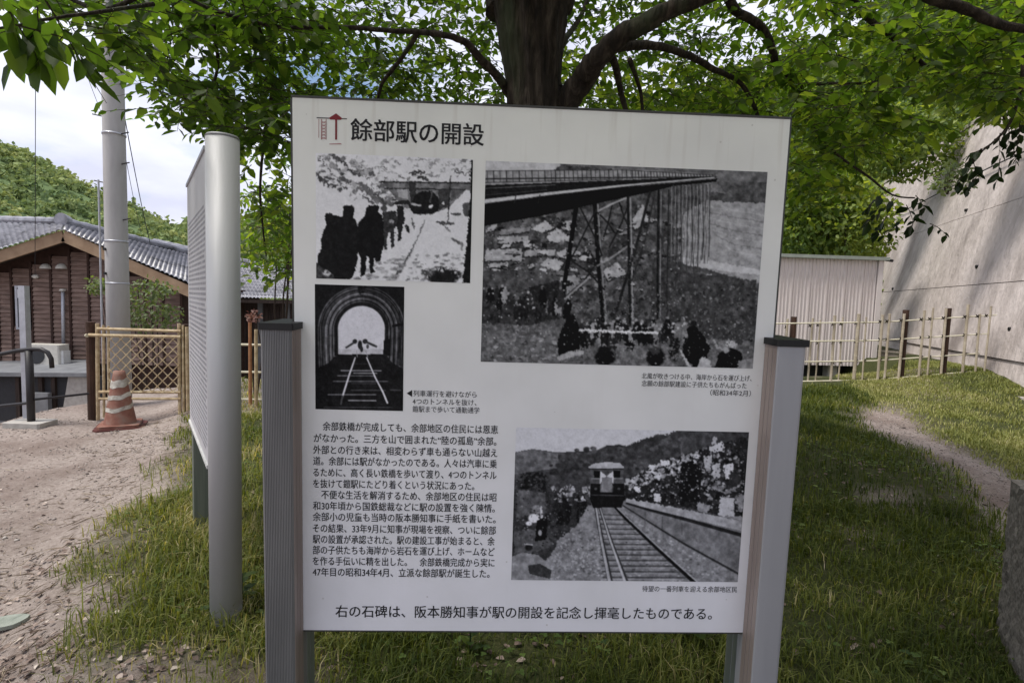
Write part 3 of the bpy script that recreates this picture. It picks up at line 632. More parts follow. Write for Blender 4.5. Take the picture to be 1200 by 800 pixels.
# low lean-to with grey sheet roof on the lower level
lean = thing('lean_to', 'low dark lean-to with grey sheet roof below the house wall', 'outbuilding')
a = hp(-60, 424, -.03); b = hp(112, 421, -.03); c = at(112, 437, 10.9); d = at(-60, 436, 10.9)
MB().add([a, b, c, d, a-Vector((0, 0, .06)), b-Vector((0, 0, .06)), c-Vector((0, 0, .08)), d-Vector((0, 0, .08))], [(0, 1, 2, 3), (7, 6, 5, 4), (3, 2, 6, 7), (1, 5, 6, 2)]).build('sheet_roof', 'sheet', lean)
MB().box((d.x, 11.1, c.z-2.2), (c.x, 11.15, c.z-.09)).build('wall', 'dark_inside', lean)
def lp(px, py, Y=11.05): return at(px, py, Y)
for x in (20, 47, 62): p0 = lp(x, 438); MB().box((p0.x-.04, 11.04, p0.z-2), (p0.x+.04, 11.1, p0.z-.07)).build('post', 'dark_wood', lean)
p0, p1 = lp(76, 462), lp(104, 440); MB().add([(p0.x, 11.0, p0.z-.25), (p1.x, 11.0, p0.z-.25), (p1.x, 11.0, p1.z-.03), (p0.x+.12, 11.0, p1.z-.03), (p0.x, 11.04, p0.z-.25), (p1.x, 11.04, p0.z-.25), (p1.x, 11.04, p1.z-.03), (p0.x+.12, 11.04, p1.z-.03)], [(0, 1, 2, 3), (3, 2, 6, 7), (0, 3, 7, 4)]).build('pale_panel', 'footing', lean)
p0 = lp(62, 462); MB().box((p0.x-.3, 10.9, p0.z-.9), (p0.x+.02, 11.0, p0.z+.05)).build('meter_box', 'sheet', lean)

# second building behind at right of the house
ann = thing('dark_plank_building', 'low dark plank building with silvery tiled roof between the two boards', 'outbuilding')
qa, qb, qc, qd = at(180, 285, 19), at(345, 322, 19), at(360, 352, 15.5), at(214, 349, 15.5)
tiles('roof_tiles', ann, qa, qb, qc, qd, 34, 12, amp=.035)
rc = MB(); pts = [Vector(qa).lerp(Vector(qb), t)+Vector((0, 0, .07)) for t in np.linspace(0, 1, 30)]; rc.tube(pts, [.09*(1+.18*(i % 2)) for i in range(30)], 8); rc.build('ridge_tiles', 'tile', ann, kind='stuff')
pl = at(206, 350, 16); pr_ = at(372, 352, 16); nP = 26; wv = (pr_.x-pl.x)/nP
for k in range(nP):
    x = pl.x+k*wv; o = MB().box((x+.006, 16-.01*(k % 2), pl.z-3.6), (x+wv-.006, 16.04, pl.z-.02)); o.build('plank', 'dark_wood' if (k*7) % 5 else 'sheet', ann)
MB().box((pl.x, 16.05, pl.z-3.6), (pr_.x, 16.1, pl.z)).build('wall', 'dark_inside', ann)
MB().add([qd, qc, qc-Vector((0, 0, .1)), qd-Vector((0, 0, .1)), ], [(0, 1, 2, 3)]).build('eave_board', 'dark_wood', ann)

# railing, posts and footings at far left
def post_at(name, px, pyb, pyt, Y, r_, mt, label, cat, seg=12):
    a = at(px, pyb, Y); t = at(px, pyt, Y); z = gz(a.x, a.y)
    o = thing(name, label, cat, (a.x, a.y, z)); MB().tube([(0, 0, -.05), (0, 0, t.z-z)], r_, seg).build('pole', mt, o, smooth=True); return o, a, t, z
o, a, t, z = post_at('handrail', 37, 500, 411, 6.1, .038, 'steel_dark', 'dark steel handrail with hooped end at the far left edge of the path', 'handrail')
inv_ = Vector((a.x, a.y, z))
hoop = [at(x, y, 6.1)-inv_ for x, y in ((-80, 424), (0, 415), (20, 411), (37, 409), (48, 409), (56, 413), (60, 420), (61, 431))]
MB().tube(hoop, .024, 10).build('top_rail', 'steel_dark', o, smooth=True)
MB().tube([at(40, 468, 6.1)-inv_, at(104, 461, 6.5)-inv_], .014, 8).build('lower_rail', 'steel_dark', o)
MB().tube([at(-60, 482, 6.1)-inv_, at(33, 472, 6.1)-inv_], .016, 8).build('lower_rail', 'steel_dark', o)
MB().box((-.22, -.14, -.12), (.20, .14, .05), .02).build('footing', 'footing', o)
o, a, t, z = post_at('steel_post', 33.5, 497, 335, 6.25, .0, 'steel_grey', 'slim square galvanised post just behind the dark handrail at left', 'post', 4)
bpy.data.objects.remove(o.children[0]); MB().box((-.035, -.035, -.1), (.035, .035, t.z-z)).build('pole', 'steel_grey', o); MB().box((-.06, -.02, t.z-z-.14), (-.036, .02, t.z-z-.04)).build('bracket', 'steel_grey', o)
ra = at(10, 500, 6.8); rail = thing('metal_grille_box', 'dark slatted metal enclosure with pale frame at the left edge below the handrail', 'enclosure', (at(-8, 500, 6.8).x, 6.8, gz(ra.x, 6.8)))
for k in range(5): MB().box((-.1, 0, .02+k*.09), (.28, .02, .08+k*.09)).build('slat', 'steel_dark', rail)
MB().box((-.1, .03, 0), (.28, .2, .5)).build('body', 'dark_inside', rail)
MB().box((.25, -.03, 0), (.28, -.002, .52)).build('frame_post', 'steel_grey', rail); MB().box((-.1, -.03, .5), (.25, -.002, .525)).build('frame_rail', 'steel_grey', rail)

# stone monument at the right border
sm_ = thing('stone_monument', 'rough grey granite monument standing at the right edge of the grass', 'monument')
a = at(1199, 572, 1.95); b = at(1178, 800, 1.95)
mb = MB(); gx0 = a.x+.075; a.z -= .07; xs_ = [gx0+.004, gx0+.05, gx0+.3, gx0+.62, gx0+.66]
def rough_block(x0, x1, y0, y1, z0, z1, n=14):
    v = []; f = []; r = np.random.default_rng(3)
    # ring outline, stacked
    per = [(x0, y0), (x1, y0-.12), (x1+.15, y1), (x0+.66*(y1-y0), y1+.04)]; ring = []
    for i in range(4):
        p0, p1 = per[i], per[(i+1) % 4]
        for k in range(n): ring.append((p0[0]+(p1[0]-p0[0])*k/n, p0[1]+(p1[1]-p0[1])*k/n))
    nz = 24; m_ = len(ring)
    for j in range(nz+1):
        for x, y in ring: v.append((x+r.uniform(-.005, .005), y+r.uniform(-.005, .005), z0+(z1-z0)*j/nz))
    for j in range(nz):
        for k in range(m_): f.append((j*m_+k, j*m_+(k+1) % m_, (j+1)*m_+(k+1) % m_, (j+1)*m_+k))
    f.append(tuple(nz*m_+k for k in range(m_)))
    return MB().add(v, f)
rough_block(gx0, gx0+.7, 1.95, 2.25, 0, a.z, 14).build('stone_slab', 'granite', sm_)
rough_block(gx0+.03, gx0+.8, 1.9, 2.2, -.15, gz(gx0, 2)+.03, 8).build('stone_base', 'granite', sm_)

# flat pale stone lying on the litter, bottom left
a = at(12, 748, 2.4); st_ = MB(); r = np.random.default_rng(4); ring = [(math.cos(t)*.085*(1+.12*math.sin(3*t)), math.sin(t)*.05*(1+.1*math.cos(2*t))) for t in np.linspace(0, 6.283, 15)[:-1]]
st_.prism(ring, 0, .018); o = st_.build('flat_stone', noise_mat('pale_green_stone', [(.3, (.17, .19, .16)), (.7, (.28, .30, .26))], scale=20, rough=.8)); o.location = (a.x-.02, a.y, gz(a.x, a.y)+.012); o.rotation_euler = (.1, -.05, .3)
tag(o, 'flat pale greenish stone lying among dead leaves in the bottom left corner', 'stone')

# ------------------------------------------------------------------ main information board
u0, v0 = Vector((-.60613, 1.5, .52264+CAMZ)), None
cTR = Vector((.75113, 1.55454, .52409+CAMZ)); cBL = Vector((-.60612, 1.5397, -.98423+CAMZ))
ax = (cTR-u0).normalized(); az = (u0-cBL); az = (az-ax*az.dot(ax)).normalized(); ay = az.cross(ax)
BW, BH = 1.3584, 1.5074
board = thing('information_board', 'large white information board with black text and four monochrome photographs between two grey posts', 'information board')
bm4 = Matrix.Identity(4)
for i in range(3): bm4[i][0] = ax[i]; bm4[i][1] = ay[i]; bm4[i][2] = az[i]; bm4[i][3] = u0[i]
board.matrix_world = bm4
src = np.array([[341, 112.3], [925, 142], [880, 742], [350, 736.5]]); dst = np.array([[0, 0], [BW, 0], [BW, BH], [0, BH]])
A_ = []; b_ = []
for (x, y), (u, v) in zip(src, dst):
    A_ += [[x, y, 1, 0, 0, 0, -u*x, -u*y], [0, 0, 0, x, y, 1, -v*x, -v*y]]; b_ += [u, v]
Hm = np.append(np.linalg.solve(np.array(A_), np.array(b_)), 1).reshape(3, 3); Hi = np.linalg.inv(Hm)
def B(px, py): q = Hm @ np.array([px, py, 1]); return q[0]/q[2], q[1]/q[2]
MB().box((0, .0, -BH), (BW, .022, 0)).build('panel', 'panel', board)
fe = MB(); fe.box((-.003, -.002, .0005), (BW+.003, .026, .006)); fe.build('top_edge', 'frame_edge', board)
MB().box((-.006, .002, -BH+.001), (-.0005, .026, 0)).build('side_edge', 'frame_edge', board)
MB().box((BW+.0005, .002, -BH+.001), (BW+.006, .026, 0)).build('side_edge', 'frame_edge', board)
MB().box((0, .002, -BH-.006), (BW, .026, -BH-.0005)).build('bottom_edge', 'frame_edge', board)

PW, PF, PB = .082, -.072, .10
def board_post(side, top, ribbed):
    xin = .018 if side < 0 else BW-.022; xo = xin-PW if side < 0 else xin+PW
    x0, x1 = min(xin, xo), max(xin, xo); zt = top; zb = -2.15
    o = []                                   # outline with fine grooves in the front face
    ng = 17 if ribbed else 0; gd = .0022
    if ribbed:
        st_ = (x1-x0-.008)/ng
        for k in range(ng):
            a = x0+.004+k*st_; o += [(a, PF), (a+st_*.55, PF), (a+st_*.62, PF+gd), (a+st_*.93, PF+gd)]
        o += [(x1-.003, PF), (x1, PF+.003)]
    else: o += [(x0+.003, PF), (x1-.010, PF), (x1-.003, PF+.003), (x1, PF+.011)]
    o += [(x1, PB), (x0, PB), (x0, PF+.003)]
    n = len(o); mb = MB(); mb.prism(o, zb, zt)
    p = mb.build('post', 'alu_dark' if ribbed else 'alu_post', board, label='grey post with fine vertical ribs left of the board' if ribbed else 'smooth grey post right of the board')
    # inner slotted face, tarnished
    xi = xin+(.0012 if side < 0 else -.0012)
    s_ = MB()
    for a_, b_ in ((PF+.004, PF+.022), (PF+.025, PF+.045), (PF+.048, -.003)):
        s_.box((min(xin, xi), a_, zb), (max(xin, xi), b_, zt))
    s_.build('inner_strip', 'alu_side', p)
    s_ = MB()
    for a_, b_ in ((.03, .055), (.06, PB-.004)): s_.box((min(xin, xi), a_, zb), (max(xin, xi), b_, zt))
    s_.build('rear_shade_strip', 'green_post', p)  # darker greenish colour stands in for shade on the face behind the panel
    MB().box((x0-.005, PF-.005, zt+.0005), (x1+.005, PB+.004, zt+.019), .003).build('post_cap', 'black_plastic', p)
board_post(-1, -(2.0226-1.405), True)
board_post(1, -(2.0226-1.398), False)

# ------- text
def text_mesh(s, off=0.0):
    cu = bpy.data.curves.new('t', 'FONT'); cu.body = s; cu.size = 1; cu.offset = off; cu.resolution_u = 3
    o = bpy.data.objects.new('t', cu); C.objects.link(o); bpy.context.view_layer.update()
    me = bpy.data.meshes.new_from_object(o.evaluated_get(bpy.context.evaluated_depsgraph_get()))
    bpy.data.objects.remove(o); bpy.data.curves.remove(cu)
    n = len(me.vertices); v = np.empty(n*3, np.float32); me.vertices.foreach_get('co', v); return me, v.reshape(-1, 3)
def text(name, s, xl, xr, yt, yb, mat='ink', off=.0, ymap=None, parent=None, dy=0):
    """fit the line's glyph box to the pixel box it has in the photograph (left/right, top/bottom at its left end)"""
    me, v = text_mesh(s, 0)
    if off:                                  # heavier weight: the same glyph sheet laid again a hair to each side
        nv = len(me.vertices); fs = [tuple(p.vertices) for p in me.polygons]; allv = []; allf = []
        sh = [(-off, -off*.6, 0), (off, -off*.6, .00004), (-off, off*.6, .00008), (off, off*.6, .00012)]
        for i, (dx, dz, dd) in enumerate(sh):
            q = v.copy(); q[:, 0] += dx; q[:, 1] += dz; q[:, 2] += dd; allv.append(q); allf += [tuple(a+i*nv for a in f) for f in fs]
        v = np.concatenate(allv); bpy.data.meshes.remove(me); me = bpy.data.meshes.new('t'); me.from_pydata([tuple(map(float, q)) for q in v], [], allf)
    ul, vt = B(xl, yt); _, vb = B(xl, yb); slope = 0
    ur, _ = B(xr, (yt+yb)/2)
    x0, x1 = v[:, 0].min(), v[:, 0].max(); lo, hi = ymap or (v[:, 1].min(), v[:, 1].max())
    w_ = np.empty_like(v); w_[:, 0] = ul+(v[:, 0]-x0)/(x1-x0)*(ur-ul); w_[:, 2] = -(vt+(hi-v[:, 1])/(hi-lo)*(vb-vt)); w_[:, 1] = -.0011-dy-v[:, 2]
    me.vertices.foreach_set('co', w_.ravel()); me.update()
    # glyph sheets must face the viewer (-Y)
    me.materials.clear(); me.materials.append(M[mat]); me.name = name
    return link(name, me, parent or board)
full = text_mesh('国餘駅')[1]; YM = (float(full[:, 1].min()), float(full[:, 1].max()))
text('title_text', '餘部駅の開設', 409.6, 566.4, 137.5, 163.3, off=.014, ymap=YM)
S = 3.808; ox, oy = 350, 480
body = [('余部鉄橋が完成しても、余部地区の住民には恩恵', 110, 893, 68), ('がなかった。三方を山で囲まれた“陸の孤島”余部。', 70, 886, 120), ('外部との行き来は、相変わらず車も通らない山越え', 68, 890, 172),
        ('道。余部には駅がなかったのである。人々は汽車に乗', 68, 888, 222), ('るために、高く長い鉄橋を歩いて渡り、4つのトンネル', 68, 887, 273), ('を抜けて鎧駅にたどり着くという状況にあった。', 68, 788, 323),
        ('不便な生活を解消するため、余部地区の住民は昭', 105, 887, 373), ('和30年頃から国鉄総裁などに駅の設置を強く陳情。', 68, 880, 422), ('余部小の児童も当時の阪本勝知事に手紙を書いた。', 68, 884, 471),
        ('その結果、33年9月に知事が現場を視察、ついに餘部', 68, 885, 522), ('駅の設置が承認された。駅の建設工事が始まると、余', 68, 880, 571), ('部の子供たちも海岸から岩石を運び上げ、ホームなど', 68, 880, 619),
        ('を作る手伝いに精を出した。　余部鉄橋完成から実に', 68, 880, 668), ('47年目の昭和34年4月、立派な餘部駅が誕生した。', 68, 858, 717)]
for s_, a, b, yc in body:
    y = yc/S+oy; text('text_line', s_, a/S+ox, b/S+ox, y-5.1, y+5.1, off=.010, ymap=YM)
text('closing_text', '右の石碑は、阪本勝知事が駅の開設を記念し揮毫したものである。', 394.8, 836, 707.3, 721.5, off=.008, ymap=YM)
text('caption_arrow', '◀', 477, 483.5, 456, 464, mat='ink')
for s_, a, b, y in (('列車運行を避けながら', 485, 559, 460), ('4つのトンネルを抜け、', 484, 559, 469.3), ('鎧駅まで歩いて通勤通学', 484, 562.5, 478.3)):
    text('caption_text', s_, a, b, y-3.7, y+3.7, mat='ink_small', off=.004, ymap=YM)
for s_, a, b, y in (('北風が吹きつける中、海岸から石を運び上げ、', 752.3, 881, 441), ('念願の餘部駅建設に子供たちもがんばった', 752.3, 875, 449.8), ('（昭和34年2月）', 832.7, 880, 461)):
    text('caption_text', s_, a, b, y-3.5, y+3.5, mat='ink_small', off=.002, ymap=YM)
text('caption_text', '待望の一番列車を迎える余部地区民', 754, 864.6, 686.3, 693.3, mat='ink_small', off=.002, ymap=YM)

# ------- small emblem: red viaduct pier
def flatpoly(name, polys, mat, parent, dy=.0009):
    mb = MB()
    for pl_ in polys:
        vs = [B(x, y) for x, y in pl_]; mb.add([(u, -dy, -v) for u, v in vs], [tuple(range(len(vs)))])
    return mb.build(name, mat, parent)
emb = flatpoly('emblem', [[(391.6, 134), (393.9, 134), (393.9, 162.5), (391.6, 162.5)]], 'red_ink', board, .0012)
flatpoly('emblem_peak', [[(384, 137), (392.6, 131.5), (400, 137.4), (398, 139.2), (386, 138.8)]], 'red_ink', emb, .0010)
flatpoly('emblem_deck', [[(369.8, 135.9), (405.5, 137.6), (405.5, 138.6), (369.8, 137.1)]], 'ink_small', emb, .0008)
lat = [[(372, 138), (372.7, 138), (372.7, 160), (372, 160)], [(375, 138), (376.2, 138), (376.2, 162), (375, 162)], [(380.6, 138), (381.4, 138), (381.4, 162), (380.6, 162)], [(384.9, 167), (398, 166.5), (400, 168), (385, 168)]]
for k in range(6):
    y = 140+k*3.7; lat += [[(375, y), (381.4, y+3), (381.4, y+3.9), (375, y+.9)], [(381.4, y), (375, y+3), (375, y+3.9), (381.4, y+.9)]]
flatpoly('emblem_lattice', lat, 'pink_ink', emb, .0008)

# ------- printed photographs, drawn as fine colour meshes
PRINT = None
def print_material():
    mt, t, b = nodes_mat('printed_photograph'); a = t.nodes.new('ShaderNodeAttribute'); a.attribute_name = 'ink'
    t.links.new(a.outputs['Color'], b.inputs['Base Color']); b.inputs['Roughness'].default_value = .7; b.inputs['Specular IOR Level'].default_value = .12
    return mt
PRINT = print_material()
class Photo:
    def __init__(s, name, corners, nx, ny, base):
        uv = [B(*c) for c in corners]
        s.u0 = (uv[0][0]+uv[3][0])/2; s.u1 = (uv[1][0]+uv[2][0])/2; s.v0 = (uv[0][1]+uv[1][1])/2; s.v1 = (uv[2][1]+uv[3][1])/2
        U, Vv = np.meshgrid(np.linspace(s.u0, s.u1, nx), np.linspace(s.v0, s.v1, ny)); s.U, s.V = U, Vv
        q = np.einsum('ij,jkl->ikl', Hi, np.stack([U, Vv, np.ones_like(U)])); s.X = q[0]/q[2]; s.Y = q[1]/q[2]
        s.I = np.full(U.shape, float(base)); s.name = name; s.nx, s.ny = nx, ny
    def put(s, mask, val): s.I = s.I*(1-mask)+val*mask
    def poly(s, pts, val, n=0, ns=3., a=1):
        x, y = s.X, s.Y; m = np.zeros(x.shape, bool); P = list(pts)
        for (x0, y0), (x1, y1) in zip(P, P[1:]+P[:1]):
            if y0 == y1: continue
            c = ((y0 > y) != (y1 > y)) & (x < (x1-x0)*(y-y0)/(y1-y0)+x0); m ^= c
        v = val+(fbm(x/ns+val, y/ns, 3)-.5)*2*n if n else val
        s.put(m*a, v); return s
    def line(s, pts, w, val, w2=None, a=1.):
        P = list(pts); tot = len(P)-1
        for i, ((x0, y0), (x1, y1)) in enumerate(zip(P, P[1:])):
            wa = w if w2 is None else w+(w2-w)*i/max(tot, 1); wb = w if w2 is None else w+(w2-w)*(i+1)/max(tot, 1)
            dx, dy = x1-x0, y1-y0; t = np.clip(((s.X-x0)*dx+(s.Y-y0)*dy)/(dx*dx+dy*dy+1e-9), 0, 1)
            d = np.hypot(s.X-x0-t*dx, s.Y-y0-t*dy); s.put(np.clip(((wa+(wb-wa)*t)/2-d)/.7+.5, 0, 1)*a, val)
        return s
    def ell(s, cx, cy, rx, ry, val, n=0, a=1., soft=.25):
        d = np.hypot((s.X-cx)/rx, (s.Y-cy)/ry); k = np.clip((1-d)/soft, 0, 1)*a
        if n: k = k*np.clip((fbm(s.X/2.2, s.Y/2.2, 3)-.5)*6+.9, 0, 1)
        s.put(k, val); return s
    def region(s, pts):
        x, y = s.X, s.Y; m = np.zeros(x.shape, bool); P = list(pts)
        for (x0, y0), (x1, y1) in zip(P, P[1:]+P[:1]):
            if y0 == y1: continue
            m ^= ((y0 > y) != (y1 > y)) & (x < (x1-x0)*(y-y0)/(y1-y0)+x0)
        return m
    def speck(s, pts, n, r0, r1, lo, hi, asp=1., seed=1):
        r = np.random.default_rng(seed); xs = [p[0] for p in pts]; ys = [p[1] for p in pts]; k = 0; it = 0
        while k < n and it < n*8:
            it += 1; x, y = r.uniform(min(xs), max(xs)), r.uniform(min(ys), max(ys)); ins = False
            for (x0, y0), (x1, y1) in zip(pts, pts[1:]+pts[:1]):
                if (y0 > y) != (y1 > y) and x < (x1-x0)*(y-y0)/(y1-y0)+x0: ins = not ins
            if not ins: continue
            k += 1; q = r.uniform(r0, r1); v = r.uniform(lo, hi)
            j0 = s.bbox(x, y, q*max(asp, 1)*1.3)
            if j0 is None: continue
            sl = j0; d = np.hypot((s.X[sl]-x)/(q*asp), (s.Y[sl]-y)/q); mk = np.clip((1-d)/.4, 0, 1); s.I[sl] = s.I[sl]*(1-mk)+v*mk
        return s
    def bbox(s, x, y, r):
        cx = int((x-s.X[s.ny//2, 0])/(s.X[s.ny//2, -1]-s.X[s.ny//2, 0])*s.nx); cy = int((y-s.Y[0, s.nx//2])/(s.Y[-1, s.nx//2]-s.Y[0, s.nx//2])*s.ny)
        k = int(r*s.nx/(s.X[0, -1]-s.X[0, 0]))+8
        a, b, c, d = max(cx-k, 0), min(cx+k, s.nx), max(cy-k, 0), min(cy+k, s.ny)
        return (slice(c, d), slice(a, b)) if a < b and c < d else None
    def warp(s, amp, sc, mask=None):
        dx = (fbm(s.X/sc+11, s.Y/sc+5, 2)-.5)*2*amp*s.nx/(s.X[0, -1]-s.X[0, 0]); dy = (fbm(s.X/sc+61, s.Y/sc+35, 2)-.5)*2*amp*s.ny/(s.Y[-1, 0]-s.Y[0, 0])
        j, i = np.indices(s.I.shape); w_ = s.I[np.clip((j+dy).astype(int), 0, s.ny-1), np.clip((i+dx).astype(int), 0, s.nx-1)]
        s.I = w_ if mask is None else np.where(mask, w_, s.I); return s
    def grain(s, amp, sc): s.I = s.I+(fbm(s.X/sc, s.Y/sc, 3)-.5)*2*amp; return s
    def build(s, label, tint=(1, 1, 1.03)):
        I = s.I+(fbm(s.X/4.5+3, s.Y/4.5, 3)-.5)*54*np.clip(s.I/110, .25, 1)*np.clip((178-s.I)/40, .15, 1)
        P_ = np.pad(I, 1, mode='edge'); I = (P_[1:-1, 1:-1]*3+P_[:-2, 1:-1]+P_[2:, 1:-1]+P_[1:-1, :-2]+P_[1:-1, 2:])/7
        I = np.where(I < 120, 120-(120-I)*1.12, I)
        I = np.clip(I, 9, 180); c = np.where(I/255 <= .04045, I/255/12.92, ((I/255+.055)/1.055)**2.4)*(.78/lin(176))
        nx, ny = s.nx, s.ny; V = np.stack([s.U, np.full_like(s.U, -.0007), -s.V], -1).reshape(-1, 3)
        ii = (np.arange(ny-1)[:, None]*nx+np.arange(nx-1)[None]).ravel()
        o = np_mesh('photograph', V, np.stack([ii, ii+nx, ii+1+nx, ii+1], 1), PRINT, parent=board)
        at_ = o.data.attributes.new('ink', 'FLOAT_COLOR', 'POINT'); col = np.ones((nx*ny, 4), np.float32); c = c.ravel()
        for k in range(3): col[:, k] = c*tint[k]
        at_.data.foreach_set('color', col.ravel()); o['label'] = label

# 1: people in black cloaks walking through snow towards a tunnel
p = Photo('snow', [(369.6, 178.3), (553.7, 186), (550.5, 331), (369.6, 325.3)], 260, 210, 172)
p.grain(7, 6)
p.speck([(370, 180), (400, 182), (470, 215), (460, 240), (420, 235), (370, 205)], 130, .8, 3.2, 60, 140, 1.5, 2)
p.speck([(400, 182), (553, 187), (553, 206), (430, 206)], 55, .8, 2.4, 100, 150, 2., 3)
p.line([(371, 181), (376, 181), (378, 190), (392, 205), (398, 214), (404, 219)], 1.0, 70).line([(385, 180), (392, 181), (400, 187), (407, 196), (413, 202), (422, 204)], 3.2, 62)
p.line([(371, 203), (375, 209), (383, 214), (391, 217)], 4.5, 62).line([(396, 205), (403, 209), (408, 213)], 3.5, 72).line([(384, 205), (390, 209)], 2, 80).line([(402, 216), (405, 218)], 3, 75)
p.line([(419, 214), (426, 217), (430, 222), (436, 229), (446, 235), (457, 238)], 5.2, 84).line([(424, 228), (432, 234), (440, 237)], 3, 70).line([(434, 219), (447, 234), (451, 237)], 1.2, 60)
p.line([(416, 181), (417, 196), (421, 201)], .8, 110).line([(424, 186), (419, 199)], .8, 110).line([(392, 182), (392, 196)], .8, 100).line([(384, 183), (385, 193)], .8, 100)
p.line([(441, 195), (448, 193), (452, 197)], 1.2, 90).line([(440, 199), (453, 199)], 1, 100)
p.line([(478, 203), (486, 201), (495, 199)], 3.2, 55).line([(490, 206), (499, 209)], 3.5, 60).line([(465, 206), (478, 208)], 1.2, 80).line([(488, 185), (497, 185)], 1.8, 105).line([(504, 205), (511, 205)], 1.5, 80)
p.line([(530, 202), (538, 197), (545, 194)], 1.2, 80).line([(532, 200), (544, 203), (551, 195)], 1.6, 60).ell(549, 206, 2, 2, 50).ell(552, 190, 2, 3, 35)
p.warp(3.2, 3.0)
p.poly([(446, 211.5), (553, 214), (553, 224), (546, 223), (524, 243), (512, 250), (484, 250), (470, 240), (458, 226)], 92, 22, 4)
p.line([(444, 212), (480, 212.5), (553, 214)], 2.0, 38).line([(450, 219.5), (480, 220), (545, 222)], 1.5, 42)
p.poly([(464, 221), (476, 221), (478, 232), (466, 230)], 128).poly([(478, 213), (486, 213), (486, 234), (480, 236)], 45, 8)
p.poly([(487, 226), (494, 223), (505, 223), (512, 230), (516, 240), (510, 249), (482, 250), (478, 240)], 30, 6)
p.poly([(512, 222), (525, 222), (525, 240), (514, 246)], 50, 12).line([(503, 236), (505, 224)], 1.5, 75).poly([(528, 222), (543, 222), (528, 236)], 75, 10)
p.ell(504, 241, 2.6, 2.4, 185).ell(518.5, 237, 1.6, 2.2, 168)
p.poly([(524, 243), (545, 222), (552, 223), (551, 232), (536, 238), (520, 252), (505, 250)], 172)
p.poly([(484, 250.5), (512, 250.5), (540, 252), (549, 254), (546, 300), (480, 300), (470, 262)], 172).grain(3, 3)
p.line([(527, 206), (525.5, 232), (524, 259)], 1.3, 35).line([(511, 259), (531, 261)], 2.0, 62).line([(512, 259), (518, 262)], 2, 60).poly([(541, 238), (551, 236), (551, 253), (542, 252)], 68, 14).line([(528, 250), (538, 250)], 2, 60)
p.line([(520, 264), (526, 270)], 2.0, 100).line([(530, 279), (540, 286)], 3.6, 85).line([(538, 283), (541, 292)], 1.6, 110)
p.speck([(486, 296), (545, 296), (545, 328), (470, 328)], 60, .7, 2.2, 90, 150, 2., 5)
p.line([(497, 257), (490, 273), (482, 291)], 1.2, 92, 2.2).line([(482, 291), (470, 312), (458, 328)], 2.5, 70, 5).line([(483, 291), (473, 311), (463, 328)], .9, 150)
p.speck([(436, 304), (482, 296), (460, 328), (415, 326)], 50, .8, 2.4, 95, 150, 2.4, 6)
p.ell(518, 321, 25, 11, 34, n=1).ell(518, 325, 19, 9, 30).ell(500, 318, 8, 5, 70, n=1)
p.poly([(551, 187), (554, 187), (551, 331), (541, 331), (546, 282), (550, 232)], 26)
p.poly([(370, 306), (386, 306), (392, 326), (370, 326)], 55, 40, 3).ell(383, 318, 6, 4, 150, n=1)
p.poly([(379.5, 252), (381, 248.5), (386, 248), (391, 251), (400, 252.5), (401.5, 241), (404, 239), (412, 239), (414, 243), (413, 254), (417, 258), (420, 275), (418.5, 300), (416, 316), (410, 326), (392, 326), (388, 318), (380, 313), (371, 308), (371, 298), (376, 290), (375, 280), (378, 268), (382, 262)], 27)
p.poly([(419, 260), (427, 250), (427.5, 243), (431, 239.5), (441, 239), (444, 242), (442.5, 247), (447, 252), (449.5, 262), (449.5, 285), (446, 298), (445, 304), (440, 306), (438, 300), (436.5, 314), (439, 317), (433, 319), (431.5, 300), (429, 299), (427.5, 321), (422, 323), (422, 300), (417, 290), (416.5, 268)], 24)
p.ell(449, 243, 4, 4.5, 60).poly([(447, 247), (463, 246), (465, 258), (461, 268), (461.5, 287), (458, 290), (456, 271), (453.5, 272), (452.5, 292), (449, 291), (449, 262)], 46, 16, 2).ell(458, 258, 3, 3, 120, n=1)
p.poly([(458, 239), (463, 235), (470, 233), (478, 234), (482, 239), (470, 238.5)], 38).poly([(464, 239), (472, 241), (474, 252), (471, 264), (468.5, 281), (465.5, 282), (464, 262)], 34)
p.poly([(472, 243), (480, 243), (484, 252), (482, 262), (474, 263)], 165).line([(475, 263), (478, 270)], 3, 35).line([(482, 255), (484, 266)], 1.6, 60).line([(482, 238), (492, 240)], 2.4, 150)
p.warp(1.3, 2.6, (p.Y > 250) & (p.X > 462)); p.warp(.9, 2.); p.grain(9, 1.3)
p.build('snowy monochrome photograph of cloaked people walking to a tunnel')

# 2: high trestle viaduct over a village, crowd below
p = Photo('viaduct', [(569.5, 189), (897.5, 202.8), (883, 431.5), (562.5, 425.5)], 430, 300, 66)
p.grain(30, 9).grain(22, 3)
p.poly([(560, 185), (660, 190), (652, 196), (646, 201), (560, 201)], 150)
p.poly([(652, 192), (900, 200), (900, 236), (830, 226), (730, 200)], 84, 24, 7).poly([(838, 214), (900, 216), (896, 238), (860, 240)], 66, 26, 5)
p.poly([(828, 236), (897, 240), (893, 334), (846, 322), (795, 306), (800, 250)], 122, 10, 8)
for k in range(7): p.line([(822+3*k, 242+7*k), (860, 248+8*k), (895, 254+8*k)], 1.0, 92 if k % 2 else 140)
p.poly([(795, 302), (830, 306), (892, 318), (892, 324), (850, 319), (800, 311)], 150).line([(800, 312), (840, 322), (858, 330)], 3, 60).poly([(812, 324), (832, 322), (856, 336), (850, 344), (838, 342)], 146, 14).line([(800, 330), (835, 344), (860, 348)], 4, 60)
p.speck([(570, 262), (680, 240), (800, 240), (790, 380), (570, 350)], 520, .8, 3.4, 24, 112, 1.5, 11)
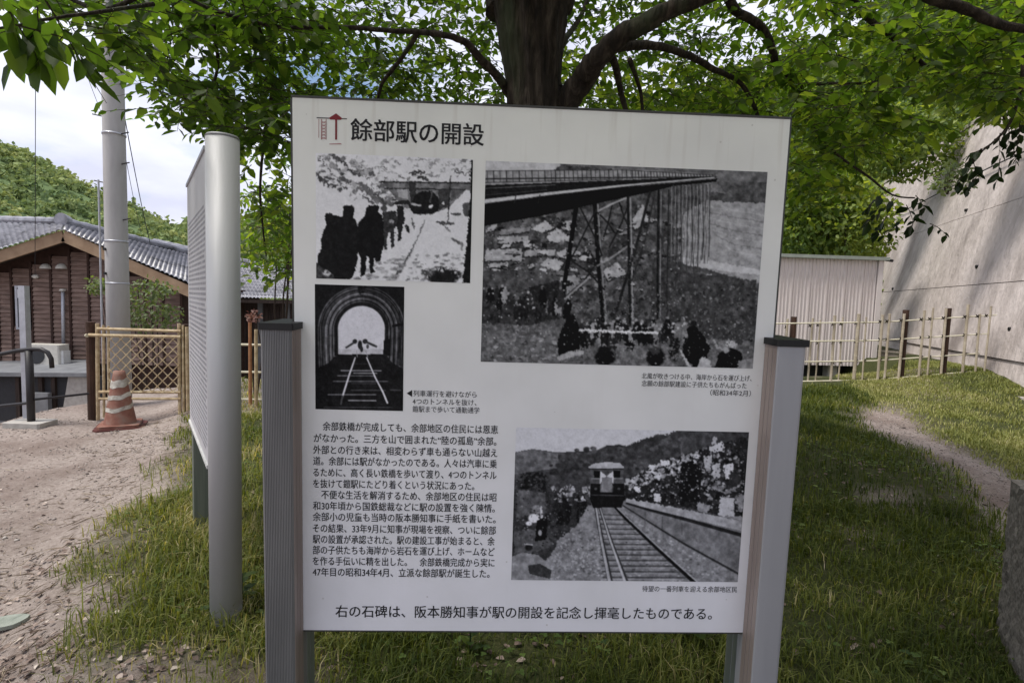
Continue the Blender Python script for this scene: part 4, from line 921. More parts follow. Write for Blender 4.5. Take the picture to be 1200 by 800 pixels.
for q, v in (([(622, 268), (638, 258), (650, 268), (636, 273)], 148), ([(640, 276), (652, 268), (670, 281), (655, 287), (641, 283)], 150), ([(655, 262), (672, 257), (675, 271), (660, 271)], 146), ([(568, 267), (582, 262), (580, 269), (569, 273)], 140),
             ([(586, 268), (622, 266), (618, 272), (584, 276)], 110), ([(584, 277), (620, 276), (618, 283), (583, 286)], 132), ([(568, 292), (611, 291), (611, 305), (568, 306)], 136), ([(615, 293), (650, 292), (650, 300), (614, 301)], 130), ([(632, 310), (642, 302), (662, 307), (654, 319)], 144),
             ([(617, 330), (628, 319), (645, 325), (640, 335)], 140), ([(571, 309), (594, 307), (594, 313), (573, 314)], 140), ([(676, 303), (690, 294), (698, 311)], 148), ([(664, 325), (673, 322), (682, 335), (663, 350)], 118), ([(612, 282), (622, 282), (622, 291), (613, 290)], 156), ([(652, 296), (662, 292), (664, 304), (655, 302)], 146), ([(706, 318), (722, 308), (735, 322), (712, 330)], 138), ([(740, 258), (752, 240), (760, 262), (742, 270)], 142)):
    p.poly(q, v, 7, 3); p.line([q[-1], q[-2]], 1.8, 34)
r = np.random.default_rng(77)
for k in range(95):
    x = r.uniform(572, 800); y = r.uniform(258, 340); w_ = r.uniform(4, 12)*(1-.35*(x > 700)); h_ = w_*r.uniform(.3, .6); sk = r.uniform(-.6, .6)*h_; tl = r.uniform(-.25, .25)*w_
    if y < 262-(x-640)*.18 or y > 346: continue
    p.poly([(x-w_/2+sk, y-h_/2), (x+w_/2+sk, y-h_/2+tl), (x+w_/2-sk, y+h_/2+tl), (x-w_/2-sk, y+h_/2)], r.uniform(92, 158) if r.random() < .75 else 30, 8, 2); p.line([(x-w_/2-sk, y+h_/2+.6), (x+w_/2-sk, y+h_/2+tl+.6)], 1.5, 28)
p.poly([(640, 284), (655, 288), (668, 283), (668, 292), (640, 293)], 62, 20, 2)
p.poly([(568, 316), (640, 318), (668, 350), (640, 346), (568, 336)], 66, 26, 5).poly([(620, 336), (655, 328), (658, 360), (620, 360)], 34, 14, 3)
p.poly([(765, 300), (800, 320), (885, 330), (884, 432), (800, 432), (790, 380), (760, 376)], 56, 24, 4).speck([(770, 330), (886, 332), (884, 420), (800, 400)], 330, .7, 2.0, 26, 112, 1, 12)
p.poly([(562, 378), (640, 380), (700, 392), (884, 400), (884, 434), (562, 430)], 84, 30, 4).speck([(562, 382), (690, 388), (690, 428), (562, 426)], 170, .6, 2.0, 50, 132, 2, 13)
p.warp(1.5, 2.6)
# deck, railings, girder
p.poly([(560, 201), (728, 199), (840, 206), (838, 210), (728, 216), (560, 218)], 118, 12, 5)
p.line([(560, 200.3), (728, 200), (838, 207)], .9, 45).line([(560, 209.5), (728, 209), (838, 209)], 1.6, 40).line([(560, 214), (728, 211)], 1.2, 60)
for i, x in enumerate(list(np.arange(570, 650, 7.5))+list(np.arange(650, 740, 5.2))+list(np.arange(740, 836, 3.6))): p.line([(x, 200+max(0, x-728)*.06), (x+.6, 213-max(0, x-640)*.028)], 1.1 if i % 2 else .7, 42)
p.poly([(560, 217), (728, 212), (840, 208), (728, 221), (560, 238)], 26, 6).line([(560, 221), (650, 217)], .9, 85).line([(560, 229), (640, 223)], .8, 60)
p.line([(560, 236.5), (640, 227.5), (728, 218.5), (836, 209.5)], 4.6, 152, .9)
p.poly([(560, 240), (640, 230), (728, 221), (840, 211), (838, 214.5), (790, 219), (757, 227), (728, 233), (690, 241), (640, 252), (560, 266)], 12)
for x in (596, 632, 660): p.line([(x-30, 238), (x-28, 229)], 1.2, 40)
# trestle towers
p.line([(675, 240), (667, 296), (656, 366)], 5.4, 16, 5).line([(696, 238), (700, 300), (706, 376)], 4.4, 16, 4).line([(700, 240), (704, 300), (710, 376)], 1.3, 118)
for a_ in (((680, 245), (700, 285), (705, 300)), ((698, 246), (676, 290), (668, 305)), ((668, 305), (690, 320), (708, 340)), ((704, 300), (684, 330), (660, 350)), ((700, 250), (712, 262), (720, 274)), ((717, 240), (712, 262), (706, 282)), ((725, 238), (731, 256), (737, 268)), ((736, 240), (728, 262), (714, 290))): p.line(a_, 1.9, 30)
p.line([(700, 312), (720, 300), (737, 288)], 2.2, 116).line([(660, 352), (676, 338), (690, 326)], 2.4, 120).line([(702, 247), (716, 240), (735, 232)], 2, 130)
p.line([(735, 231), (736.5, 300), (738, 380)], 2.8, 26).line([(738, 233), (740, 300), (741, 380)], 1.5, 128)
p.line([(761, 226), (745, 290), (722, 365)], 3.2, 34).line([(766, 230), (756, 280), (740, 330)], 1.8, 44).line([(771, 224), (770.5, 300), (770, 376)], 2.6, 26).line([(774, 226), (773, 376)], .9, 120)
p.line([(764, 232), (770, 260), (778, 300)], 1.3, 50).line([(783, 224), (782, 300), (781, 372)], 1.6, 38).line([(740, 300), (752, 320), (770, 345)], 1.2, 55).line([(770, 300), (755, 330), (740, 350)], 1.2, 55)
for i, x in enumerate(np.arange(788, 832, 4.3)):
    p.line([(x, 218), (x-.5+(i % 3-1)*1.6, 270), (x-1+(i % 3-1)*4, 342-i*4)], 1.2, 48 if i % 2 else 58).line([(x+1.5, 222), (x-3.5, 250), (x+1, 280), (x-3, 310)], .7, 75).line([(x-1.4, 220), (x-2, 300)], .6, 128)
# crowd
r = np.random.default_rng(8)
def person_blob(x, y, h, dark):
    w_ = h*.22; v = r.uniform(12, 46) if dark else r.uniform(80, 130)
    p.poly([(x-w_*.6, y), (x+w_*.5, y-h*.02), (x+w_*r.uniform(.8, 1.2), y+h*.35), (x+w_*.8, y+h*.75), (x+w_*.5, y+h), (x-w_*.2, y+h*.8), (x-w_*.7, y+h), (x-w_*1.1, y+h*.5)], v, 12, 2)
    p.ell(x+r.uniform(-.5, .5), y-h*.09, h*.10, h*.12, r.uniform(20, 60) if r.random() < .5 else r.uniform(90, 150), soft=.6)
    if r.random() < .4: p.ell(x+r.uniform(-1, 1), y+h*.3, h*.08, h*.08, r.uniform(120, 170))
p.poly([(562, 345), (600, 352), (660, 350), (670, 368), (620, 382), (562, 376)], 46, 26, 4)
for k in range(26):
    x = 564+k*4.1+r.uniform(-2, 2); person_blob(x, 346+r.uniform(-12, 8)+(x-564)*.06, r.uniform(13, 24), r.random() < .85)
for k in range(34):
    x = 674+k*3.9+r.uniform(-2, 2); person_blob(x, 380+r.uniform(-6, 7), r.uniform(16, 27), r.random() < .75)
p.speck([(672, 374), (800, 378), (800, 392), (672, 390)], 60, .8, 2.2, 90, 172, 1, 44)
p.line([(674, 386), (720, 389), (770, 391)], 2.4, 176).line([(716, 404), (750, 408)], 1.5, 110)
p.poly([(660, 380), (665, 369), (672, 369), (677, 378), (680, 395), (679, 414), (655, 418), (653, 400)], 14, 4).line([(656, 419), (668, 415), (681, 413)], 6.5, 128)
p.ell(709, 419, 14, 11, 14).ell(707, 410, 8, 5, 22).ell(768, 419, 12, 13, 14).ell(767, 411, 7, 6, 52).ell(790, 410, 8, 16, 24, n=1)
p.poly([(800, 398), (806, 384), (814, 382), (822, 392), (832, 408), (826, 424), (815, 433), (806, 424), (800, 414)], 12).ell(802, 396, 4, 9, 132, n=1).ell(812, 380, 5, 3.5, 26).line([(797, 412), (803, 422), (809, 432)], 2.2, 150)
p.poly([(816, 432), (822, 418), (832, 424), (834, 433)], 138, 8).poly([(838, 432), (842, 414), (856, 408), (868, 414), (872, 432)], 12, 5).ell(856, 404, 8, 4.5, 142, n=1).ell(850, 411, 5, 4, 130).line([(836, 400), (840, 408), (850, 411)], 2.4, 128).ell(866, 402, 5, 4, 50).poly([(864, 424), (884, 420), (884, 434), (864, 434)], 104, 14)
p.warp(1.6, 2.0, p.Y > 345); p.speck([(566, 345), (800, 372), (884, 380), (884, 430), (562, 426)], 420, .5, 1.2, 30, 150, 1, 71); p.speck([(570, 266), (690, 245), (800, 300), (800, 372), (570, 350)], 380, .5, 1.3, 20, 140, 1.3, 72); p.grain(13, 1.2)
p.build('monochrome photograph of a tall trestle viaduct above a village and crowd')

# 3: view out of a tunnel along the rails
p = Photo('tunnel', [(369.6, 331.7), (474.2, 335.3), (472.3, 480.4), (369.3, 478.3)], 170, 220, 30)
cx_, cy_ = 423.6, 385.
rad = np.where(p.Y < cy_, np.hypot(p.X-cx_, (p.Y-cy_)*1.0), np.abs(p.X-cx_)+(p.Y-cy_)*.02*np.abs(p.X-cx_)/30)
ringv = 62+26*np.sin(rad*1.25+.6*np.sin(p.Y*.09))+14*np.sin(rad*2.9)+(fbm(p.X/3, p.Y/9, 3)-.5)*46+np.where(p.X < cx_, 10, -6)
m_ = (rad > 27.5) & (p.Y < 424+(rad-28)*.35); p.put(m_*1., ringv); p.put(((rad > 27) & (rad < 32) & (p.Y < 416))*1., 22+(fbm(p.X/2, p.Y/2, 2))*14)
p.put(np.clip(1-np.abs(rad-46.5)/1.6, 0, 1)*(p.Y < 428), 20).put(np.clip(1-np.abs(rad-38)/1.2, 0, 1)*(p.Y < 424), 30) if False else None
p.put(np.clip(1-np.abs(rad-46.5)/1.6, 0, 1)*(p.Y < 428), 20); p.put(np.clip(1-np.abs(rad-38)/1.1, 0, 1)*(p.Y < 424), 30)
p.put(np.clip((rad-50)/2, 0, 1)*(p.Y < 470), 26)
p.put(np.clip((28-rad)/1., 0, 1)*(p.Y < 416), 166); p.put((np.clip((27-rad)/1., 0, 1)*(p.Y >= 408)*(p.Y < 417)), 148)
p.ell(424, 336, 6, 10, 24, n=1).line([(461, 381), (472, 379)], 3, 20).poly([(450, 398), (457, 396), (458, 416), (449, 416)], 22)
p.poly([(395, 414), (452, 414), (460, 424), (474, 432), (474, 482), (368, 482), (368, 432), (385, 424)], 27, 7, 4)
p.ell(416, 399, 3.2, 3.2, 40).ell(422, 403, 3, 6, 36).ell(428, 399, 3.4, 3.4, 40).ell(424, 408, 2, 4, 40).ell(431, 405, 2, 3, 60).line([(406, 406), (414, 401)], 2.4, 55).line([(430, 400), (441, 405)], 2.6, 50)
p.line([(418, 410), (419, 417)], 1, 110).line([(429, 410), (431, 417)], 1, 110)
for y, a_, b_, v in ((425, 415, 436, 45), (433, 400, 447, 120), (436, 415, 442, 130), (439, 396, 440, 95), (445.5, 391, 455, 90), (448, 412, 441, 55), (456, 412, 452, 70), (461, 385, 441, 110), (468, 409, 441, 140), (456, 458, 470, 70), (476, 380, 460, 60)): p.line([(a_, y), (b_, y+.4)], 1.1, v)
p.line([(416.5, 418), (410, 437), (402, 463)], 1.4, 170, 2.2).line([(430, 418), (440, 441), (449, 458), (454.5, 471)], 1.4, 170, 2.2).line([(402, 463), (400, 472)], 2.2, 70)
p.grain(11, 1.2)
p.build('monochrome photograph looking out of a tunnel along railway tracks', (1, .99, 1.07))

# 4: first train arriving between crowds
p = Photo('train', [(605.5, 502.5), (877, 505.8), (866.5, 682.5), (600.4, 679.2)], 360, 240, 104)
p.grain(20, 2.2).grain(12, 6)
p.poly([(600, 498), (880, 500), (880, 560), (600, 560)], 165)
p.poly([(600, 531), (612, 528), (625, 526), (640, 528), (652, 530), (680, 529), (700, 528), (712, 522), (720, 522), (735, 523), (742, 520), (757, 514), (770, 509), (780, 510), (790, 506), (797, 503), (880, 503), (880, 600), (600, 640)], 56, 20, 5)
p.poly([(600, 531), (625, 526), (655, 531), (655, 548), (600, 556)], 84, 22, 4).ell(624, 566, 20, 15, 24, n=1).ell(618, 574, 12, 10, 20, soft=.8).ell(634, 560, 9, 9, 26, n=1)
p.speck([(640, 532), (797, 512), (800, 545), (700, 560), (640, 565)], 150, 1.4, 3.6, 38, 78, 1.4, 20)
p.poly([(600, 572), (690, 572), (693, 598), (672, 625), (648, 650), (600, 684)], 50, 22, 4)
p.poly([(606, 572), (640, 578), (640, 600), (606, 606)], 74, 16, 3).poly([(603, 622), (636, 618), (650, 640), (604, 652)], 70, 18, 3)
r = np.random.default_rng(5)
for k in range(34):
    x = r.uniform(640, 694); y = 590+(694-x)*.12+r.uniform(-6, 14); p.ell(x, y, 3.4, 9, r.uniform(14, 42))
for k in range(46):
    x = r.uniform(648, 694); y = r.uniform(569, 586); p.ell(x, y, r.uniform(1, 2.4), r.uniform(1, 2.8), r.uniform(100, 172))
# trackbed
p.poly([(690, 592), (735, 592), (868, 668), (868, 686), (600, 686), (645, 655), (655, 632), (674, 618)], 106, 16, 2)
p.speck([(655, 640), (680, 618), (712, 620), (716, 682), (640, 682)], 420, .6, 1.6, 72, 150, 1.4, 22); p.speck([(720, 610), (735, 606), (860, 672), (830, 684), (740, 684)], 260, .6, 1.6, 70, 148, 1.6, 23)
for k in range(15):
    y = 603+k*5.4+k*k*.06; p.line([(700+(y-592)*.1, y), (724+(y-592)*.95, y+.8)], 1.4+k*.07, 66)
    p.line([(702+(y-592)*.1, y+2.2), (722+(y-592)*.95, y+3)], .8, 128)
p.line([(698.5, 592), (706, 632), (717, 684)], 3.6, 48, 6.5).line([(699, 592), (705.5, 632), (716, 684)], 1.6, 142, 3.6)
p.line([(704, 596), (717, 634), (736, 684)], 3, 50, 5.5).line([(704.5, 596), (716.5, 634), (734.5, 684)], 1.2, 150, 3)
p.line([(719, 592), (734, 608), (770, 642), (817, 685)], 2.2, 24, 4.4).line([(721, 592), (736, 607), (772, 641), (820, 684)], .8, 140, 1.4)
# platform
p.poly([(728, 587), (745, 588), (868, 620), (870, 672), (735, 600)], 96, 12, 9).poly([(733, 584), (760, 588), (870, 612), (870, 623), (760, 596), (733, 588)], 132, 12, 4)
p.line([(735, 590), (760, 597.5), (800, 608), (870, 628)], 2.2, 34, 4.5).line([(730, 592), (763, 613), (803, 638), (868, 674)], 1.6, 44, 2.6)
for x, y in ((757, 600), (777, 606), (800, 613)): p.line([(x, y), (x, y+14)], .9, 70)
# train
p.poly([(692, 548), (731, 548), (732, 578), (731, 594), (694, 594), (692, 576)], 72, 8, 3).poly([(690, 547.5), (696, 543.5), (712, 541.5), (727, 543), (732, 547.5), (731, 549), (691, 549)], 146).line([(692, 550), (731, 550)], 1.6, 45)
p.poly([(696.5, 552), (704, 552), (704, 560), (697, 560)], 18).poly([(719.5, 552), (728, 552), (727.5, 560), (720, 560)], 18).line([(694, 561), (730, 561)], 1.4, 110)
p.poly([(704, 552), (711.5, 558), (704, 567)], 168).poly([(719.5, 552), (712, 558), (719.5, 567)], 168).poly([(706, 560), (712, 559), (718, 560), (717.5, 577), (705, 577)], 104, 6).ell(712, 553.5, 3, 2, 60)
p.poly([(693, 567), (704, 567), (704, 577), (719, 577), (719, 567), (732, 567), (733, 584), (729, 595), (696, 595), (692, 584)], 22, 5).line([(694, 580), (732, 581)], 1.2, 60).ell(699, 573, 2, 1.6, 70).ell(726, 573, 2, 1.6, 70)
# crowd on the platform waving flags
crowd = [(733, 562), (752, 554), (778, 544), (800, 534), (812, 530), (830, 524), (876, 512), (872, 606), (835, 602), (800, 594), (760, 588), (733, 584)]
p.poly(crowd, 34, 14, 3); p.speck(crowd, 200, 1.4, 3.8, 14, 62, .8, 30)
p.speck([(733, 560), (765, 546), (800, 533), (818, 530), (818, 545), (790, 556), (735, 574)], 150, 1.0, 2.6, 110, 182, 1.1, 31)
p.speck([(735, 572), (800, 556), (830, 570), (830, 590), (760, 586)], 46, .9, 2.2, 80, 165, 1, 32); p.speck([(820, 524), (870, 520), (870, 600), (822, 600)], 70, 1.2, 3.6, 70, 165, 1, 33)
for q, v in (([(831, 524), (847, 517.5), (849, 529), (832, 531)], 158), ([(836, 512), (841, 513), (839, 521), (834, 520)], 140), ([(848, 546), (858, 543), (861, 560), (850, 562)], 170), ([(844, 583), (860, 584), (861, 606), (842, 604)], 150), ([(767, 579), (774, 579), (775, 588), (767, 588)], 170), ([(744, 570), (750, 570), (750, 576), (744, 576)], 182),
             ([(818, 588), (834, 594), (828, 603), (817, 598)], 120), ([(761, 545), (768, 545), (768, 555), (761, 554)], 172), ([(774, 540), (783, 540), (783, 547), (775, 547)], 176), ([(835, 545), (843, 544), (845, 560), (836, 560)], 150), ([(825, 536), (834, 533), (832, 550), (825, 548)], 148), ([(865, 580), (874, 580), (870, 600), (865, 600)], 110)): p.poly(q, v, 10, 2)
p.poly([(798, 545), (812, 540), (824, 552), (820, 590), (796, 588)], 22, 6).poly([(856, 552), (868, 556), (869, 576), (852, 574)], 44, 8).ell(870, 540, 5, 7, 40).ell(797, 515, 2.2, 2.4, 90).line([(799, 518), (799, 533)], 2, 80).line([(836, 572), (852, 578), (872, 566)], 2.4, 112).line([(809, 576), (818, 570)], 1, 140)
p.warp(2.0, 2.4, ((p.X > 733) & (p.Y < 588+(p.X-735)*.16)) | ((p.X < 690) & (p.Y > 560)) )
# people at the trackside, boulder
p.ell(630, 597, 7, 6, 110, n=1).ell(627, 607, 7.5, 6, 188).ell(621, 613, 4, 3, 182).line([(635, 594), (636, 606)], 2.6, 165).poly([(630, 610), (642, 604), (642, 632), (628, 634)], 18, 5).ell(634, 624, 2.4, 4, 130).ell(621, 641, 5, 4.5, 30).line([(616, 637), (625, 638)], 1.4, 150)
p.poly([(600, 652), (614, 647), (632, 650), (644, 660), (650, 672), (640, 684), (598, 684)], 108, 16, 5).poly([(620, 662), (634, 660), (648, 668), (646, 678), (622, 672)], 50, 12, 3)
p.speck([(735, 562), (800, 535), (818, 526), (874, 514), (872, 602), (800, 592), (735, 584)], 330, .5, 1.2, 15, 172, 1, 73); p.speck([(604, 560), (692, 574), (690, 600), (650, 640), (604, 640)], 260, .5, 1.3, 18, 120, 1, 74); p.grain(12, 1.2)
p.build('monochrome photograph of a train arriving between waving crowds', (.985, .985, 1.06))

# ------------------------------------------------------------------ second board at left, nearly edge-on
n0 = at(263, 450, 2.25); n0.z = 0; fdir = Vector((-.565, .825, 0)).normalized()
b2 = thing('information_board', 'white printed board on silver round post seen nearly edge-on left of the main board', 'information board', (n0.x, n0.y, 0), math.atan2(fdir.y, fdir.x))
zg = gz(n0.x, n0.y); Ln = 1.13
MB().tube([(0, 0, zg-.1), (0, 0, 2.115)], .0625, 40).build('post', 'alu', b2, smooth=True, label='round silver post')
MB().tube([(0, 0, 2.1155), (0, 0, 2.125)], [.064, .058], 40).build('post_cap', 'alu_post', b2, smooth=True)
pf_ = n0+fdir*Ln; zf = gz(pf_.x, pf_.y)
fp = MB()
for k in range(3): fp.box((Ln-.05+k*.04, -.05, zf-.1), (Ln-.05+k*.04+.034, .04, 2.10))
fp.build('post', 'green_post', b2, label='greenish grey grooved far post')
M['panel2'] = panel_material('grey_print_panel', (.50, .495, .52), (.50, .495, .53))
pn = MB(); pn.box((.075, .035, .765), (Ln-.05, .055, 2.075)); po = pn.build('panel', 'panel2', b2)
MB().box((.07, .030, 2.077), (Ln-.05, .062, 2.092)).build('top_edge', 'steel_grey', b2); MB().box((.07, .030, .748), (Ln-.05, .062, .763)).build('bottom_edge', 'plaster', b2)
# rows of tiny illegible print
r = np.random.default_rng(2); ink2 = MB()
for row in range(46):
    z = 1.86-row*.0232; x = .11+(0 if row % 9 else .05)
    while x < Ln-.12:
        w_ = r.uniform(.006, .012)
        if r.random() < .86: ink2.box((x, .0555, z-.0055), (x+w_, .0562, z+.0055))
        x += w_+.004
ink2.build('print_rows', flat('grey_print', (.36, .355, .38)), b2, kind='stuff')

# ------------------------------------------------------------------ cherry tree
tree = thing('cherry_tree', 'old cherry tree with dark furrowed trunk and spreading leafy limbs behind the main board', 'tree')
def wpts(seq): return [at(x, y, Y) for x, y, Y in seq]
def limb(name, seq, radii, seg=10, jit=.0, mat='bark'):
    pts = wpts(seq); # subdivide smoothly (catmull-rom) with a little wander
    out = []; rr = []
    for i in range(len(pts)-1):
        p0 = pts[max(i-1, 0)]; p1 = pts[i]; p2 = pts[i+1]; p3 = pts[min(i+2, len(pts)-1)]
        for k in range(5):
            t = k/5; q = .5*((2*p1)+(-p0+p2)*t+(2*p0-5*p1+4*p2-p3)*t*t+(-p0+3*p1-3*p2+p3)*t**3)
            rd = radii[i]+(radii[i+1]-radii[i])*t; q = q+Vector([random.uniform(-1, 1)*rd*.12 for _ in range(3)]); out.append(q); rr.append(rd*(1+random.uniform(-.05, .05)))
    out.append(pts[-1]); rr.append(radii[-1])
    MB().tube(out, rr, seg, jit=jit).build(name, mat, tree, smooth=True); return out
tg = at(620, 640, 2.95)
# trunk with furrowed surface
tr_pts = [(622, 730, 2.95, .27), (622, 600, 2.95, .22), (624, 400, 2.93, .165), (624, 250, 2.92, .148), (625, 150, 2.9, .142), (624, 100, 2.9, .146), (622, 60, 2.9, .165), (622, 20, 2.9, .19), (622, -20, 2.9, .21)]
pts = [at(a, b, c) for a, b, c, d in tr_pts]; rr_ = [d for *_, d in tr_pts]
seg, rows_ = 96, 150; vs = []
zs = np.linspace(0, 1, rows_); cum = np.linspace(0, 1, len(pts))
for j, t in enumerate(zs):
    c = [float(np.interp(t, cum, [q[i] for q in pts])) for i in range(3)]; rd = float(np.interp(t, cum, rr_))
    a = np.linspace(0, 2*np.pi, seg, endpoint=False); hgt = c[2]
    f1 = fbm(np.cos(a)*6+3+hgt*.7, np.sin(a)*6+hgt*.9+7, 3); f2 = fbm(a*9, np.full(seg, hgt*9), 3)
    big = .16*np.cos(a*3+.6+hgt*.4)*max(0, t-.35)
    rad = rd*(1+.24*(np.abs(f1-.5)*2-.4)+.10*(f2-.5)+big)
    vs.append(np.stack([c[0]+rad*np.cos(a), c[1]+rad*np.sin(a), np.full(seg, hgt)], -1))
Vt = np.concatenate(vs); ft = [(j*seg+k, j*seg+(k+1) % seg, (j+1)*seg+(k+1) % seg, (j+1)*seg+k) for j in range(rows_-1) for k in range(seg)]
np_mesh('trunk', Vt, np.array(ft), 'bark', parent=tree, smooth=True)
limb('limb', [(600, 10, 2.9), (585, -60, 2.8), (560, -160, 2.7), (520, -330, 2.4), (440, -520, 2.2)], [.13, .12, .10, .07, .03], 14)
limb('limb', [(640, 10, 2.9), (655, -60, 2.95), (668, -160, 3.0), (690, -330, 3.1), (720, -560, 3.2)], [.13, .12, .10, .07, .03], 14)
limbs = {}
limbs['R'] = limb('limb', [(652, 190, 2.95), (660, 130, 2.9), (684, 92, 2.8), (703, 66, 2.7), (735, 38, 2.65), (775, 17, 2.6), (830, -6, 2.6), (900, -40, 2.6), (1000, -110, 2.55), (1110, -190, 2.5)], [.082, .068, .060, .050, .045, .041, .037, .032, .022, .008], 14)
BR = [
 ([(700, 66, 2.7), (722, 56, 2.8), (750, 53, 2.9), (780, 56, 3.0), (808, 66, 3.1), (838, 82, 3.2), (868, 98, 3.3), (885, 128, 3.4), (892, 160, 3.5)], [.034, .027, .023, .020, .020, .017, .014, .012, .009]),
 ([(714, 62, 2.75), (722, 80, 2.85), (727, 105, 2.95), (735, 135, 3.0)], [.022, .018, .016, .014]),
 ([(738, 70, 2.9), (745, 90, 3.0), (751, 110, 3.1), (753, 135, 3.1)], [.014, .012, .010, .009]),
 ([(655, 105, 2.9), (648, 80, 3.0), (660, 50, 3.1), (680, 20, 3.3), (700, -30, 3.5)], [.03, .022, .018, .014, .010]),
 ([(598, 110, 2.9), (585, 92, 2.8), (562, 68, 2.7), (545, 50, 2.65), (520, 41, 2.6), (490, 38, 2.6), (455, 36, 2.6), (420, 33, 2.6), (370, 32, 2.6), (330, 32, 2.6), (290, 24, 2.6), (240, 8, 2.5), (190, -20, 2.4)], [.027, .023, .019, .016, .014, .012, .011, .010, .009, .008, .009, .008, .006]),
 ([(490, 38, 2.6), (475, 62, 2.7), (460, 82, 2.8), (447, 100, 2.9), (440, 130, 3.0)], [.012, .011, .010, .009, .007]),
 ([(700, -330, 3.1), (745, -210, 3.0), (800, -100, 3.0), (840, -30, 3.0), (862, 12, 3.1), (888, 28, 3.2), (903, 52, 3.3), (912, 82, 3.4), (935, 100, 3.5), (950, 140, 3.6)], [.040, .036, .033, .030, .026, .024, .022, .020, .015, .010]),
 ([(935, 100, 3.5), (975, 98, 3.6), (1020, 98, 3.8), (1045, 94, 3.9)], [.012, .010, .008, .006]),
 ([(745, -210, 3.0), (840, -150, 3.0), (920, -85, 3.1), (985, -20, 3.2), (1010, 15, 3.3), (1035, 35, 3.4), (1060, 55, 3.5), (1085, 78, 3.6), (1110, 86, 3.7), (1145, 92, 3.8)], [.030, .027, .024, .022, .019, .018, .017, .014, .012, .008]),
 ([(900, -40, 2.6), (960, -60, 2.6), (1010, -50, 2.6), (1060, -25, 2.6), (1095, 0, 2.6), (1130, 10, 2.6), (1165, 26, 2.6), (1205, 35, 2.6), (1290, 42, 2.6)], [.030, .028, .027, .026, .025, .023, .021, .018, .008]),
 ([(945, 140, 3.6), (980, 180, 3.5), (1015, 205, 3.4), (1045, 228, 3.3), (1072, 232, 3.2)], [.009, .008, .007, .005, .004]),
 ([(1200, 60, 3.0), (1195, 110, 3.0), (1180, 150, 3.0), (1150, 178, 3.0)], [.010, .009, .007, .004]),
 ([(250, 30, 2.8), (255, 80, 3.0), (240, 120, 3.2), (215, 150, 3.4)], [.010, .008, .007, .005]),
 ([(300, 25, 2.8), (320, 90, 3.2), (310, 160, 3.6), (305, 230, 3.9), (312, 300, 4.1)], [.012, .011, .010, .008, .005]),
 ([(180, 5, 2.2), (110, 15, 2.0), (60, 22, 1.9), (20, 30, 1.8), (-20, 36, 1.8)], [.008, .006, .005, .004, .003]),
 ([(190, -20, 2.4), (150, 2, 2.35), (120, 12, 2.3), (90, 2, 2.3), (65, -14, 2.3), (20, -60, 2.3)], [.008, .010, .011, .009, .007, .003]),
]
for seq, rd in BR: limb('branch', seq, rd, 8)

twig = MB(); LP, LD, LN_, LS, LT = [], [], [], [], []
def sprout(p, d, ln, nl, size, tint, droop=.5):
    """a twig from p along d carrying nl alternate leaves"""
    p = Vector(p); d = Vector(d).normalized(); side = d.cross(Vector((0, 0, 1)));
    side = Vector((1, 0, 0)) if side.length < .1 else side.normalized()
    pts = [p]; q = p.copy(); dd = d.copy()
    for k in range(3):
        dd = (dd+Vector((random.uniform(-.25, .25), random.uniform(-.25, .25), random.uniform(-.3, .1)))).normalized(); q = q+dd*ln/3; pts.append(q.copy())
    twig.tube(pts, [.0028, .0022, .0016, .001], 3, cap=False)
    for k in range(nl):
        t = (k+.8)/nl*2.999; i = min(int(t), 2); b = pts[i].lerp(pts[i+1], t-i)
        sgn = 1 if k % 2 else -1
        ld = (d*.55+side*sgn*.8+Vector((0, 0, -droop*random.uniform(.2, 1.4)))+Vector([random.uniform(-.4, .4) for _ in range(3)])).normalized()
        nr = (Vector((0, 0, 1))+Vector([random.uniform(-.7, .7) for _ in range(3)])).normalized()
        LP.append(b); LD.append(ld); LN_.append(nr); LS.append(size*random.uniform(.5, 1.3)); LT.append(min(1, max(0, tint+random.uniform(-.4, .4))))
def inpoly(x, y, P):
    c = False
    for (x0, y0), (x1, y1) in zip(P, P[1:]+P[:1]):
        if (y0 > y) != (y1 > y) and x < (x1-x0)*(y-y0)/(y1-y0)+x0: c = not c
    return c
def fill(P, Y0, Y1, n, size, tint, gap=.0, nl=7, ln=.28, gs=38.):
    xs_ = [q[0] for q in P]; ys_ = [q[1] for q in P]; k = 0; it = 0
    while k < n and it < n*20:
        it += 1; x, y = random.uniform(min(xs_), max(xs_)), random.uniform(min(ys_), max(ys_))
        if not inpoly(x, y, P): continue
        if fbm(x/gs+7, y/gs+3, 3) < gap: continue
        Y = random.uniform(Y0, Y1); p = at(x, y, Y); a = random.uniform(0, 6.283)
        sprout(p, (math.cos(a), math.sin(a), random.uniform(-.35, .25)), ln*random.uniform(.6, 1.2), nl, size, tint); k += 1
fill([(128, -30), (135, 60), (165, 70), (170, 115), (200, 130), (225, 150), (262, 150), (300, 160), (350, 170), (350, -30)], 2.4, 4.2, 540, .072, .32, gap=.38, gs=28)
fill([(285, 150), (350, 150), (350, 330), (330, 335), (312, 315), (292, 240)], 3.6, 5.2, 120, .075, .5, gap=.36, gs=22)
fill([(55, -30), (140, -30), (140, 52), (95, 48), (60, 20)], 2.2, 3.0, 34, .085, .35, nl=5)
fill([(-40, -40), (60, -40), (55, 10), (40, 30), (-40, 42)], 1.6, 2.2, 14, .10, .35, nl=5)
fill([(340, -30), (595, -30), (595, 128), (340, 118)], 3.0, 5.6, 620, .060, .36, gap=.46, gs=16)
fill([(640, -30), (930, -30), (930, 142), (655, 128)], 3.0, 5.6, 470, .060, .42, gap=.495, gs=15)
